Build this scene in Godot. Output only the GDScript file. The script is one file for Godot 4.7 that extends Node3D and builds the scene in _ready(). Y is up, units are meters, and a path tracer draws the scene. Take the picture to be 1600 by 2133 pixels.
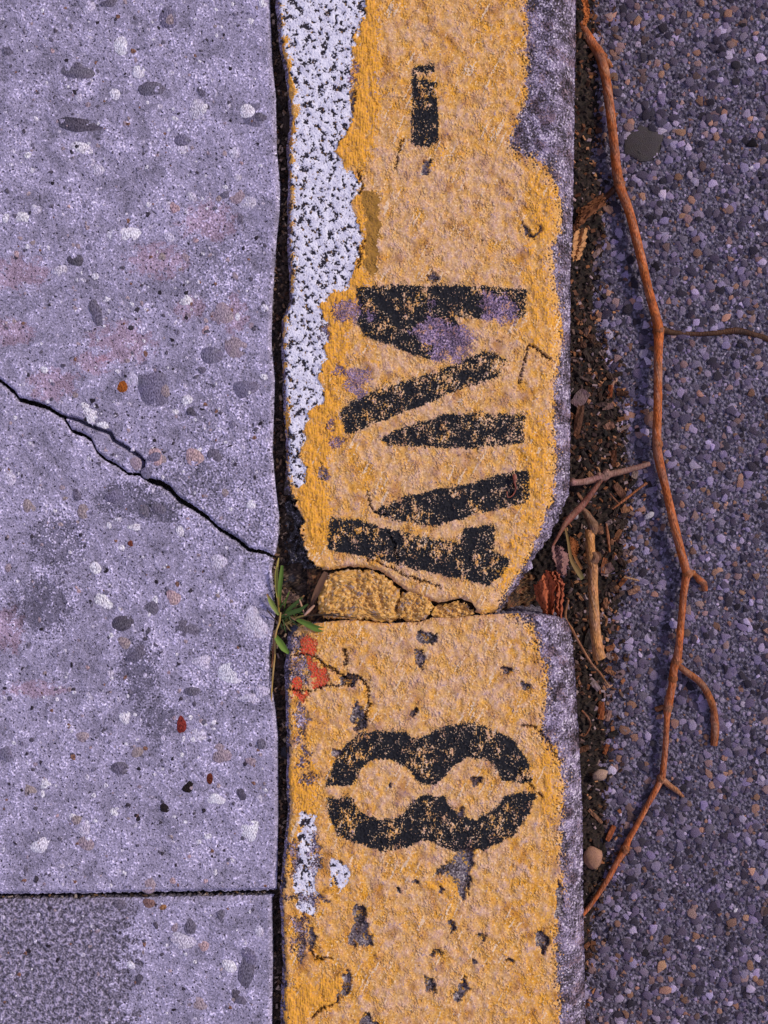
extends Node3D

# A kerb seen from straight above: pavement, two painted kerb stones, gutter litter, asphalt.
# Photo pixels are turned into metres on known levels: kerb top y = 0, pavement -3 mm, road -80 mm.

const S := 0.000234375        # metres per photograph pixel on the level of the kerb top
const D := 0.60               # camera height over the kerb top
const ROAD := -0.080
const PAVE := -0.003
const KX0 := 556              # left pixel column of the kerb maps
const KW := 700
const KY0 := -150             # first pixel row of the paint plan
const KH := 2440

var rng := RandomNumberGenerator.new()
var used := {}
var plan := PackedByteArray()     # paint plan bits: 1 white 2 yellow 4 fresh yellow 8 black 16 bare 32 red 64 chip 128 crack
var plan2 := PackedByteArray()    # 1 broken hollow, 2 dusty grey, 4 brown smear
var n_warp := FastNoiseLite.new()
var n_mid := FastNoiseLite.new()
var n_fine := FastNoiseLite.new()
var n_grain := FastNoiseLite.new()
var n_low := FastNoiseLite.new()
var n_cell := FastNoiseLite.new()
var n_hair := FastNoiseLite.new()
var mat_vertex: StandardMaterial3D
var mat_bark: StandardMaterial3D
var mat_leaf: StandardMaterial3D
var mat_green: StandardMaterial3D
var mat_stone: StandardMaterial3D
var mat_side: StandardMaterial3D
var mat_flush: StandardMaterial3D

# ------------------------------------------------------------------ helpers
class MB:
	var v := PackedVector3Array()
	var n := PackedVector3Array()
	var c := PackedColorArray()
	var i := PackedInt32Array()
	func vert(p: Vector3, nn: Vector3, col: Color) -> int:
		v.append(p); n.append(nn); c.append(col)
		return v.size() - 1
	func tri(a: Vector3, b: Vector3, d: Vector3, col: Color):
		var nn := (d - a).cross(b - a).normalized()
		var k := v.size()
		v.append(a); v.append(b); v.append(d)
		n.append(nn); n.append(nn); n.append(nn)
		c.append(col); c.append(col); c.append(col)
		i.append(k); i.append(k + 1); i.append(k + 2)
	func quad(a: Vector3, b: Vector3, d: Vector3, e: Vector3, col: Color):
		tri(a, b, d, col); tri(a, d, e, col)
	func mesh(m: Material) -> ArrayMesh:
		for t in range(0, i.size(), 3):      # front faces run clockwise and agree with the normals
			var p := i[t]; var q := i[t + 1]; var r := i[t + 2]
			if (v[r] - v[p]).cross(v[q] - v[p]).dot(n[p] + n[q] + n[r]) < 0.0:
				i[t + 1] = r; i[t + 2] = q
		var a := []
		a.resize(Mesh.ARRAY_MAX)
		a[Mesh.ARRAY_VERTEX] = v; a[Mesh.ARRAY_NORMAL] = n; a[Mesh.ARRAY_COLOR] = c; a[Mesh.ARRAY_INDEX] = i
		var am := ArrayMesh.new()
		am.add_surface_from_arrays(Mesh.PRIMITIVE_TRIANGLES, a)
		am.surface_set_material(0, m)
		return am

func P(px: float, py: float, h: float) -> Vector3:
	var f := S * (D - h) / D
	return Vector3((px - 800.0) * f, h, (py - 1066.5) * f)

var tables := {}

func table(t: Array) -> PackedFloat32Array:           # a curve sampled once per pixel
	var key := t.hash()
	if not tables.has(key):
		var o := PackedFloat32Array(); o.resize(2800)
		for j in 2800: o[j] = curve(t, j - 300)
		tables[key] = o
	return tables[key]

func look(o: PackedFloat32Array, k: float) -> float:
	var f := clampf(k + 300.0, 0.0, 2798.0)
	var j := int(f)
	return lerpf(o[j], o[j + 1], f - j)

func curve(t: Array, k: float) -> float:
	var m := t.size()
	if k <= t[0][0]: return t[0][1]
	for j in range(1, m):
		if k <= t[j][0]:
			var a: float = t[j - 1][0]
			var b: float = t[j][0]
			return lerpf(t[j - 1][1], t[j][1], (k - a) / maxf(b - a, 0.001))
	return t[m - 1][1]

func lin(r: float, g: float, b: float) -> Color:      # sRGB bytes to a linear vertex colour
	return Color(r / 255.0, g / 255.0, b / 255.0).srgb_to_linear()

func jit(c: Color, k: float) -> Color:
	var f := 1.0 + rng.randf_range(-k, k)
	return Color(c.r * f, c.g * f * (1.0 + rng.randf_range(-0.04, 0.04)), c.b * f * (1.0 + rng.randf_range(-0.08, 0.08)))

func numbered(called: String) -> String:
	if not used.has(called):
		used[called] = 0
		return called
	used[called] += 1
	return "%s_%03d" % [called, used[called]]

func node(called: String, m: Mesh, parent: Node) -> MeshInstance3D:
	var o := MeshInstance3D.new()
	o.name = called
	o.mesh = m
	parent.add_child(o, true)
	return o

func top(called: String, label: String, category: String, group := "", kind := "", m: Mesh = null) -> Node3D:
	var o: Node3D
	if m:
		var mi := MeshInstance3D.new(); mi.mesh = m; o = mi
	else:
		o = Node3D.new()
	o.name = numbered(called)
	add_child(o)
	o.set_meta("label", label); o.set_meta("category", category)
	if group: o.set_meta("group", group)
	if kind: o.set_meta("kind", kind)
	return o

func noise(n: FastNoiseLite, sd: int, f: float, oct := 1):
	n.seed = sd; n.frequency = f; n.noise_type = FastNoiseLite.TYPE_SIMPLEX_SMOOTH
	n.fractal_type = FastNoiseLite.FRACTAL_FBM if oct > 1 else FastNoiseLite.FRACTAL_NONE
	n.fractal_octaves = oct

func smat(c: Color, rough := 0.9) -> StandardMaterial3D:
	var m := StandardMaterial3D.new()
	m.albedo_color = c; m.roughness = rough; m.metallic_specular = 0.3
	return m

func noise_tex(sd: int, f: float, oct: int, ramp = null, size := 512) -> NoiseTexture2D:
	var t := NoiseTexture2D.new()
	var n := FastNoiseLite.new()
	noise(n, sd, f, oct)
	t.noise = n; t.width = size; t.height = size; t.seamless = true; t.normalize = true
	if ramp:
		var g := Gradient.new()
		g.offsets = ramp[0]; g.colors = ramp[1]
		t.color_ramp = g
	return t

# polygon fill of the paint plan, points in photo pixels
func fill(buf: PackedByteArray, bit: int, pts: Array) -> PackedByteArray:
	var m := pts.size()
	var lo := 1e9; var hi := -1e9
	for p in pts:
		lo = minf(lo, p[1]); hi = maxf(hi, p[1])
	for y in range(maxi(int(lo), KY0), mini(int(hi) + 1, KY0 + KH)):
		var xs := []
		var yc := y + 0.5
		for k in m:
			var a = pts[k]; var b = pts[(k + 1) % m]
			if (a[1] <= yc) != (b[1] <= yc):
				xs.append(a[0] + (yc - a[1]) * (b[0] - a[0]) / (b[1] - a[1]))
		xs.sort()
		for k in range(0, xs.size() - 1, 2):
			for x in range(maxi(int(xs[k]), KX0), mini(int(xs[k + 1]), KX0 + KW)):
				var j := (y - KY0) * KW + x - KX0
				buf[j] = buf[j] | bit
	return buf

func line(buf: PackedByteArray, bit: int, pts: Array, w: float) -> PackedByteArray:
	for k in pts.size() - 1:
		var a := Vector2(pts[k][0], pts[k][1]); var b := Vector2(pts[k + 1][0], pts[k + 1][1])
		var t := (b - a).normalized().orthogonal() * w * 0.5
		buf = fill(buf, bit, [[a.x + t.x, a.y + t.y], [b.x + t.x, b.y + t.y], [b.x - t.x, b.y - t.y], [a.x - t.x, a.y - t.y]])
	return buf

func blob(x: float, y: float, rx: float, ry: float, rough := 0.25, sides := 14) -> Array:
	var o := []
	for k in sides:
		var a := TAU * k / sides
		var r := 1.0 + rng.randf_range(-rough, rough)
		o.append([x + cos(a) * rx * r, y + sin(a) * ry * r])
	return o

# round stick along points; radii in metres
func tube(mb: MB, pts: Array, radii: Array, col: Color, sides := 9, rough := 0.12, col2 = null):
	var dense := []; var rd := []
	for k in pts.size() - 1:
		var p0: Vector3 = pts[maxi(k - 1, 0)]; var p1: Vector3 = pts[k]; var p2: Vector3 = pts[k + 1]; var p3: Vector3 = pts[mini(k + 2, pts.size() - 1)]
		var steps := maxi(2, int(p1.distance_to(p2) / 0.003))
		for s in steps:
			var t := float(s) / steps
			dense.append(p1.cubic_interpolate(p2, p0, p3, t))
			rd.append(lerpf(radii[k], radii[k + 1], t))
	dense.append(pts[-1]); rd.append(radii[-1])
	var nrm := Vector3.UP
	var start := mb.v.size()
	var m := dense.size()
	for k in m:
		var tan: Vector3 = (dense[mini(k + 1, m - 1)] - dense[maxi(k - 1, 0)]).normalized()
		nrm = (nrm - tan * nrm.dot(tan)).normalized()
		var bi := tan.cross(nrm)
		var cc := jit(col if col2 == null else col.lerp(col2, float(k) / m), 0.12)
		var band := 1.0 + 0.35 * n_warp.get_noise_2d(dense[k].x / S * 0.8, dense[k].z / S * 0.8)
		for s in sides:
			var a := TAU * s / sides
			var dir := nrm * cos(a) + bi * sin(a)
			var strip := band * (1.0 + 0.3 * n_mid.get_noise_2d(s * 40.0, k * 2.2))
			var r: float = rd[k] * (1.0 + rough * n_mid.get_noise_3d(dense[k].x * 60000.0 + s * 7.0, dense[k].z * 60000.0, s * 9.0))
			var dry := clampf(0.1 + 0.9 * n_warp.get_noise_2d(dense[k].x / S + 300.0, dense[k].z / S * 0.7 + s * 14.0), 0.0, 0.5)
			var cd := cc.lerp(Color(cc.r * 0.85, cc.r * 0.62, cc.r * 0.5), dry)
			mb.vert(dense[k] + dir * r, dir, jit(Color(cd.r * strip, cd.g * strip, cd.b * strip), 0.12))
	for k in m - 1:
		for s in sides:
			var a := start + k * sides + s
			var b := start + k * sides + (s + 1) % sides
			mb.i.append_array([a, a + sides, b, b, a + sides, b + sides])
	for e in 2:
		var k := 0 if e == 0 else m - 1
		var tan: Vector3 = (dense[1] - dense[0]).normalized() * -1.0 if e == 0 else (dense[m - 1] - dense[m - 2]).normalized()
		var c0 := mb.vert(dense[k] + tan * rd[k] * 0.3, tan, jit(col, 0.2))
		for s in sides:
			var a := start + k * sides + s
			var b := start + k * sides + (s + 1) % sides
			if e == 0: mb.i.append_array([c0, a, b])
			else: mb.i.append_array([c0, b, a])

func px_tube(mb: MB, pts: Array, h0: float, col: Color, rough := 0.12, col2 = null, sides := 9):
	# pts: [px, py, radius px, lift mm]
	var ps := []; var rs := []
	for p in pts:
		var h: float = h0 + p[3] * 0.001
		ps.append(P(p[0], p[1], h)); rs.append(p[2] * S * (D - h) / D)
	tube(mb, ps, rs, col, sides, rough, col2)

# low rounded stone, flush or proud
func pebble(mb: MB, at: Vector3, rx: float, rz: float, up: float, down: float, turn: float, col: Color, sides := 9, rough := 0.22, mid := 0.72):
	var b := mb.v.size()
	var c0 := mb.vert(at + Vector3(0, up, 0), Vector3.UP, jit(col, 0.06))
	var ph := rng.randf() * TAU
	var k1 := rng.randf_range(-rough, rough); var k2 := rng.randf_range(-rough, rough)
	for ring in 2:
		for s in sides:
			var a := TAU * s / sides
			var r := 1.0 + k1 * cos(2.0 * a + ph) + k2 * cos(3.0 * a + ph * 2.0) + rng.randf_range(-rough, rough) * 0.35
			var q := mid if ring == 0 else 1.0
			var p := Vector3(cos(a) * rx * r * q, 0, sin(a) * rz * r * q).rotated(Vector3.UP, turn)
			var y := up * rng.randf_range(0.72, 0.98) if ring == 0 else -down
			var nn := Vector3(p.x, 0, p.z).normalized()
			nn = (nn * (0.35 if ring == 0 else 1.0) + Vector3.UP * (1.0 if ring == 0 else 0.45)).normalized()
			mb.vert(at + p + Vector3(0, y, 0), nn, jit(col, 0.08))
	for s in sides:
		var s2 := (s + 1) % sides
		mb.i.append_array([c0, b + 1 + s2, b + 1 + s])
		mb.i.append_array([b + 1 + s, b + 1 + s2, b + 1 + sides + s, b + 1 + s2, b + 1 + sides + s2, b + 1 + sides + s])

# splintered chip, a bent six-sided block
func chip(mb: MB, at: Vector3, l: float, w: float, t: float, basis: Basis, col: Color):
	var p := []
	for k in 8:
		var q := Vector3((l if k & 1 else -l), (t if k & 2 else -t), (w if k & 4 else -w)) * 0.5
		q *= Vector3(rng.randf_range(0.65, 1.1), rng.randf_range(0.6, 1.1), rng.randf_range(0.5, 1.1))
		p.append(at + basis * q)
	for f in [[0, 1, 5, 4], [2, 6, 7, 3], [0, 2, 3, 1], [4, 5, 7, 6], [0, 4, 6, 2], [1, 3, 7, 5]]:
		mb.quad(p[f[0]], p[f[1]], p[f[2]], p[f[3]], jit(col, 0.14))

# leaf blade with a folded midrib and some thickness; pts [px, py, half width px, lift mm]
func blade(mb: MB, pts: Array, h0: float, col: Color, tip: Color, fold := 0.5, thick := 0.0002):
	var rows := []
	var ps := []
	for p in pts: ps.append(P(p[0], p[1], h0 + p[3] * 0.001))
	for k in pts.size() - 1:
		for s in 4:
			var t := s / 4.0
			var q: Vector3 = ps[k].cubic_interpolate(ps[k + 1], ps[maxi(k - 1, 0)], ps[mini(k + 2, ps.size() - 1)], t)
			rows.append([q, lerpf(pts[k][2], pts[k + 1][2], t) * S])
	rows.append([ps[-1], pts[-1][2] * S])
	var m := rows.size()
	for side in 2:
		var b := mb.v.size()
		for k in m:
			var tan: Vector3 = (rows[mini(k + 1, m - 1)][0] - rows[maxi(k - 1, 0)][0]).normalized()
			var bi := tan.cross(Vector3.UP).normalized()
			var w: float = rows[k][1]
			var f := float(k) / (m - 1)
			var cc := col.lerp(tip, smoothstep(0.72, 1.0, f))
			var off := Vector3(0, -thick * side, 0)
			var sg := 1.0 if side == 0 else -1.0
			for s in 5:
				var x := (s - 2) / 2.0
				var lift := absf(x) * fold * w
				mb.vert(rows[k][0] + bi * w * x * (1.0 + 0.08 * n_mid.get_noise_2d(k * 31.0, s * 50.0)) + Vector3(0, lift, 0) + off, (Vector3.UP - bi * signf(x) * fold * 0.8).normalized() * sg, jit(cc * (1.15 if s == 2 else 1.0), 0.08))
		for k in m - 1:
			for s in 4:
				var a := b + k * 5 + s
				if side == 0: mb.i.append_array([a, a + 5, a + 1, a + 1, a + 5, a + 6])
				else: mb.i.append_array([a, a + 1, a + 5, a + 1, a + 6, a + 5])

# crumpled dead leaf: corners of a four-sided sheet given by two edges [px, py, lift mm]
func dead_leaf(mb: MB, edge_a: Array, edge_b: Array, h0: float, col: Color, wave: float, ribs: float, seed_off: float):
	var nu := 22; var nv := 14
	var pos := []
	for u in nu + 1:
		for w in nv + 1:
			var tu := float(u) / nu; var tw := float(w) / nv
			var a := along(edge_a, tu); var b := along(edge_b, tu)
			var q := a.lerp(b, tw)
			q.x += 5.0 * n_warp.get_noise_2d(u * 12.0 + seed_off, w * 12.0); q.y += 5.0 * n_warp.get_noise_2d(u * 12.0, w * 12.0 + seed_off)
			var h := q.z * 0.001 + wave * 0.001 * (sin(tw * PI * ribs + tu * 2.0 + seed_off) + 0.9 * n_warp.get_noise_2d(u * 18.0 + seed_off, w * 18.0 + 90.0))
			pos.append(P(q.x, q.y, h0 + h))
	for side in 2:
		var b0 := mb.v.size()
		for u in nu + 1:
			for w in nv + 1:
				var p: Vector3 = pos[u * (nv + 1) + w]
				var du: Vector3 = pos[mini(u + 1, nu) * (nv + 1) + w] - pos[maxi(u - 1, 0) * (nv + 1) + w]
				var dw: Vector3 = pos[u * (nv + 1) + mini(w + 1, nv)] - pos[u * (nv + 1) + maxi(w - 1, 0)]
				var nn := du.cross(dw).normalized()
				if nn.y < 0.0: nn = -nn
				mb.vert(p - nn * 0.00025 * side, nn * (1.0 - 2.0 * side), jit(col, 0.16))
		for u in nu:
			for w in nv:
				var a := b0 + u * (nv + 1) + w
				if side == 0: mb.i.append_array([a, a + 1, a + nv + 1, a + 1, a + nv + 2, a + nv + 1])
				else: mb.i.append_array([a, a + nv + 1, a + 1, a + 1, a + nv + 1, a + nv + 2])

func along(e: Array, t: float) -> Vector3:
	var f := t * (e.size() - 1)
	var k := mini(int(f), e.size() - 2)
	var a := Vector3(e[k][0], e[k][1], e[k][2]); var b := Vector3(e[k + 1][0], e[k + 1][1], e[k + 1][2])
	return a.lerp(b, f - k)

# ------------------------------------------------------------------ kerb outline (photo pixels)
const UP_L := [[-150, 570], [0, 573], [90, 580], [145, 593], [250, 604], [305, 596], [360, 599], [495, 597], [575, 602], [627, 603], [663, 587], [708, 585], [785, 587], [875, 592], [956, 596], [1010, 592], [1060, 588], [1120, 590], [1180, 594], [1240, 600]]
const UP_R := [[-150, 1206], [0, 1204], [300, 1200], [450, 1197], [575, 1192], [940, 1192], [1030, 1189], [1070, 1172], [1120, 1148], [1165, 1118], [1210, 1088], [1245, 1066], [1280, 1050]]
const UP_END := [[590, 1178], [640, 1186], [682, 1188], [729, 1180], [760, 1183], [792, 1190], [812, 1203], [828, 1217], [855, 1235], [891, 1250], [915, 1256], [945, 1250], [965, 1246], [980, 1256], [990, 1274], [1005, 1281], [1030, 1277], [1048, 1279], [1060, 1262], [1100, 1258]]
const LO_L := [[1280, 616], [1300, 604], [1320, 597], [1395, 592], [1470, 594], [1575, 597], [1620, 595], [1690, 598], [1740, 594], [1775, 590], [1860, 582], [1916, 584], [2015, 588], [2105, 584], [2290, 582]]
const LO_R := [[1270, 1174], [1285, 1182], [1295, 1188], [1310, 1193], [1340, 1197], [1440, 1204], [1575, 1212], [1710, 1218], [1858, 1219], [2133, 1224], [2290, 1226]]
const LO_START := [[600, 1316], [625, 1304], [680, 1296], [738, 1291], [810, 1299], [877, 1295], [900, 1288], [990, 1283], [1048, 1279], [1100, 1278], [1161, 1286], [1190, 1298]]

func draw_plan():
	plan.resize(KW * KH); plan2.resize(KW * KH)
	# --- upper stone
	plan = fill(plan, 1, [[570, -150], [772, -150], [765, 0], [756, 45], [738, 77], [733, 135], [731, 200], [731, 260], [711, 292], [702, 315], [715, 350], [738, 355], [752, 383], [742, 405], [733, 428], [756, 490], [747, 527], [738, 575], [724, 600], [675, 623], [661, 636], [679, 672], [684, 708], [675, 758], [666, 785], [679, 821], [675, 843], [648, 848], [639, 884], [630, 915], [625, 956], [643, 976], [630, 1012], [604, 1012], [596, 950], [600, 880], [592, 800], [590, 700], [600, 640], [610, 560], [606, 480], [608, 350], [604, 320], [617, 250], [606, 140], [585, 60]])
	plan = fill(plan, 2, [[700, -150], [1090, -150], [1096, 0], [1098, 130], [1094, 215], [1068, 275], [1060, 300], [1085, 322], [1130, 338], [1166, 395], [1172, 470], [1150, 520], [1156, 560], [1162, 610], [1174, 670], [1178, 720], [1164, 748], [1158, 790], [1154, 850], [1160, 950], [1154, 1030], [1130, 1090], [1112, 1150], [1100, 1190], [1064, 1250], [1055, 1290], [640, 1290], [628, 1190], [628, 1080], [604, 1020], [590, 980], [575, 660], [590, 640], [606, 560], [600, 300], [570, -150]])
	for q in [[[764, -150], [792, -150], [790, 120], [790, 250], [772, 320], [760, 352], [722, 350], [700, 300], [730, 200], [735, 80]], [[735, 372], [757, 385], [762, 470], [770, 590], [742, 650], [725, 700], [722, 820], [690, 800], [660, 780], [660, 620], [730, 590], [750, 500]], [[640, 840], [690, 800], [722, 905], [690, 945], [680, 1000], [698, 1118], [664, 1142], [628, 1090], [628, 1000], [636, 930]], [[1105, 360], [1150, 395], [1158, 470], [1134, 520], [1146, 610], [1162, 690], [1100, 660], [1100, 520]], [[1105, 690], [1166, 712], [1150, 750], [1098, 725]], [[1098, 850], [1142, 860], [1146, 950], [1136, 1040], [1100, 1110], [1085, 1190], [1050, 1250], [1030, 1200], [1090, 1080], [1100, 960]]]:
		plan = fill(plan, 4, q)
	for q in [[605, 190, 5, 36], [609, 360, 4, 30], [588, 720, 7, 24], [594, 900, 6, 60], [712, 340, 10, 14], [740, 372, 12, 14], [905, 342, 8, 9]]:
		plan = fill(plan, 4, blob(q[0], q[1], q[2], q[3]))
	plan2 = fill(plan2, 4, [[752, 400], [768, 392], [790, 410], [792, 500], [778, 580], [760, 560], [764, 480]])
	# stencilled marks
	plan = fill(plan, 8, [[857, 170], [880, 166], [907, 172], [911, 235], [911, 298], [880, 308], [858, 298], [856, 220]])
	plan = fill(plan, 8, [[860, 140], [880, 136], [903, 133], [906, 152], [892, 158], [868, 150], [866, 172], [857, 172]])
	plan = fill(plan, 8, [[742, 600], [792, 594], [1008, 596], [1098, 603], [1091, 661], [990, 664], [945, 660], [962, 690], [970, 722], [930, 742], [891, 749], [855, 735], [810, 718], [756, 700], [745, 672]])
	plan = fill(plan, 8, [[706, 857], [720, 906], [774, 884], [882, 843], [945, 816], [1035, 785], [1055, 752], [1026, 733], [994, 735], [945, 758], [891, 780], [810, 803], [742, 830]])
	plan = fill(plan, 8, [[790, 914], [810, 929], [990, 933], [1089, 922], [1093, 866], [990, 861], [922, 864], [873, 879], [819, 897]])
	plan = fill(plan, 8, [[779, 1063], [828, 1039], [900, 1021], [990, 1003], [1066, 980], [1100, 978], [1100, 1043], [1035, 1061], [990, 1070], [936, 1088], [900, 1095], [855, 1088], [792, 1076]])
	plan = fill(plan, 8, [[688, 1079], [742, 1082], [810, 1102], [927, 1129], [958, 1133], [963, 1102], [1008, 1093], [1028, 1097], [1030, 1151], [1059, 1165], [1055, 1192], [1017, 1219], [945, 1203], [855, 1181], [765, 1160], [680, 1145]])
	# stencilled figure on the lower stone
	plan = fill(plan, 8, [[677, 1635], [693, 1593], [720, 1548], [751, 1525], [792, 1521], [837, 1525], [873, 1539], [891, 1528], [927, 1512], [981, 1505], [1021, 1516], [1071, 1543], [1098, 1584], [1108, 1626], [1075, 1629], [1044, 1624], [1030, 1593], [1008, 1579], [972, 1577], [945, 1593], [922, 1620], [909, 1633], [882, 1633], [864, 1624], [855, 1606], [832, 1588], [801, 1579], [765, 1584], [742, 1615], [733, 1636]])
	plan = fill(plan, 8, [[679, 1661], [688, 1710], [706, 1741], [756, 1759], [805, 1773], [846, 1764], [886, 1746], [913, 1759], [954, 1773], [1012, 1768], [1071, 1737], [1102, 1692], [1115, 1654], [1093, 1648], [1048, 1658], [1026, 1687], [994, 1705], [958, 1701], [936, 1678], [922, 1660], [891, 1654], [864, 1660], [850, 1683], [828, 1703], [792, 1705], [760, 1696], [742, 1678], [738, 1661]])
	# paint gone, cement shows
	for q in [[905, 690, 42, 34], [950, 715, 40, 36], [920, 735, 28, 18], [1030, 640, 38, 32], [1055, 650, 22, 24], [722, 648, 30, 26], [900, 634, 6, 12], [770, 655, 12, 10], [680, 690, 8, 22], [708, 770, 12, 10], [745, 785, 26, 22], [700, 925, 9, 12], [672, 985, 9, 16], [690, 885, 10, 10], [740, 812, 18, 14], [742, 142, 7, 14], [735, 165, 6, 10]]:
		plan = fill(plan, 16, blob(q[0], q[1], q[2], q[3], 0.2))
	# --- lower stone
	plan = fill(plan, 2, [[612, 1300], [660, 1290], [1055, 1270], [1108, 1300], [1136, 1390], [1140, 1450], [1126, 1530], [1160, 1560], [1178, 1640], [1166, 1740], [1176, 1850], [1156, 1950], [1168, 2140], [1166, 2290], [580, 2290], [596, 2020], [586, 1900], [600, 1700], [600, 1400]])
	plan = fill(plan, 1, [[630, 1690], [655, 1700], [662, 1780], [660, 1850], [655, 1905], [620, 1900], [612, 1830], [618, 1760]])
	plan = fill(plan, 1, [[690, 1790], [730, 1800], [722, 1835], [705, 1860], [690, 1840]])
	for q in [[[1126, 1540], [1152, 1565], [1168, 1640], [1152, 1740], [1130, 1700], [1128, 1600]], [[600, 1600], [640, 1560], [665, 1600], [655, 1690], [625, 1700], [604, 1650]], [[880, 1830], [945, 1835], [945, 1870], [900, 1860]], [[660, 2040], [715, 2030], [722, 2070], [690, 2100], [640, 2110], [630, 2060]], [[585, 2060], [640, 2040], [640, 2290], [580, 2290]]]:
		plan = fill(plan, 4, q)
	for q in [[628, 1500, 12, 40], [632, 1575, 10, 22], [640, 1620, 22, 8], [626, 1950, 14, 50], [655, 1770, 8, 50], [612, 1790, 10, 40], [640, 1870, 46, 10], [620, 1340, 16, 22]]:
		plan = fill(plan, 16, blob(q[0], q[1], q[2], q[3], 0.2))
	plan = fill(plan, 32, [[622, 1336], [642, 1325], [659, 1331], [657, 1348], [654, 1364], [642, 1361], [624, 1363]])
	plan = fill(plan, 32, [[638, 1366], [651, 1370], [659, 1384], [675, 1391], [689, 1409], [681, 1424], [668, 1434], [650, 1430], [656, 1412], [640, 1392]])
	plan = fill(plan, 32, [[606, 1415], [624, 1408], [632, 1440], [650, 1448], [636, 1460], [612, 1450]])
	plan = fill(plan, 16, [[600, 1370], [636, 1365], [645, 1400], [640, 1430], [604, 1420]])
	for q in [[[735, 1470], [750, 1462], [764, 1490], [757, 1516], [745, 1524], [732, 1500]], [[704, 1411], [730, 1402], [753, 1412], [742, 1425], [710, 1425]], [[955, 1766], [982, 1760], [986, 1800], [976, 1830], [966, 1877], [945, 1850], [928, 1818], [900, 1822], [905, 1806], [938, 1798]], [[738, 1880], [754, 1878], [768, 1922], [773, 1966], [735, 1972], [718, 1950], [737, 1932]], [[884, 2028], [912, 2050], [906, 2070], [888, 2062]], [[944, 2072], [966, 2033], [978, 2060], [952, 2088]], [[726, 2018], [734, 2045], [722, 2070], [690, 2092], [712, 2060], [716, 2030]], [[744, 2140], [764, 2108], [788, 2140]], [[645, 1930], [660, 1945], [650, 1985], [642, 1960]], [[888, 575], [906, 565], [916, 578], [905, 592], [893, 586]], [[1086, 462], [1096, 470], [1110, 492], [1128, 474], [1132, 480], [1112, 502], [1098, 494]], [[880, 338], [892, 332], [898, 350], [888, 366], [880, 352]], [[730, 205], [737, 180], [741, 215], [736, 240]], [[868, 1310], [900, 1315], [912, 1330], [890, 1345], [872, 1330]], [[865, 1355], [885, 1360], [878, 1390], [862, 1380]]]:
		plan = fill(plan, 64, q)
	for q in [[1002, 1952, 9, 10], [865, 1836, 6, 5], [832, 1852, 6, 6], [990, 1998, 7, 9], [1056, 1395, 9, 8], [958, 1695, 9, 11], [1096, 1430, 10, 12], [860, 1485, 7, 10], [1130, 1960, 12, 22], [1165, 1880, 8, 40], [700, 1565, 6, 10], [990, 1625, 10, 10], [815, 1635, 6, 5], [918, 1850, 5, 5], [940, 1930, 6, 14], [1060, 2000, 8, 6], [905, 1985, 14, 6]]:
		plan = fill(plan, 64, blob(q[0], q[1], q[2], q[3], 0.3, 9))
	# cracks in the paint and cement
	for q in [[[[1098, 722], [1112, 722], [1130, 738], [1150, 748]], 4.0], [[[1100, 725], [1090, 760], [1078, 800]], 3.0], [[[765, 1022], [770, 1050], [782, 1066], [800, 1072]], 3.0], [[[1068, 985], [1072, 1020], [1060, 1035]], 2.5], [[[812, 1105], [822, 1140], [832, 1175]], 2.5], [[[765, 1165], [810, 1180], [850, 1200], [920, 1222]], 2.5], [[[655, 1364], [672, 1384], [700, 1396], [722, 1416]], 4.5], [[[752, 1412], [764, 1430], [768, 1470], [760, 1500]], 3.5], [[[612, 1364], [636, 1362], [656, 1368]], 4.0], [[[600, 1436], [640, 1440], [680, 1428], [740, 1426]], 3.0], [[[1084, 1510], [1110, 1512], [1140, 1540], [1160, 1580]], 2.5], [[[690, 1992], [660, 2000], [650, 1980]], 3.5], [[[690, 2092], [668, 2100], [650, 2120]], 3.5], [[[714, 1350], [722, 1372], [716, 1385]], 4.0], [[[742, 355], [752, 372], [756, 388], [748, 402]], 3.5], [[[760, 500], [752, 520], [744, 560]], 2.5], [[[1080, 1600], [1098, 1630], [1130, 1660]], 2.0], [[[836, 290], [828, 330], [818, 360]], 2.0]]:
		plan = line(plan, 128, q[0], q[1])
	# the broken hollow at the left foot of the upper stone
	plan2 = fill(plan2, 1, [[560, 1035], [606, 1030], [622, 1060], [630, 1085], [628, 1120], [636, 1150], [655, 1172], [672, 1200], [560, 1210]])

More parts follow.
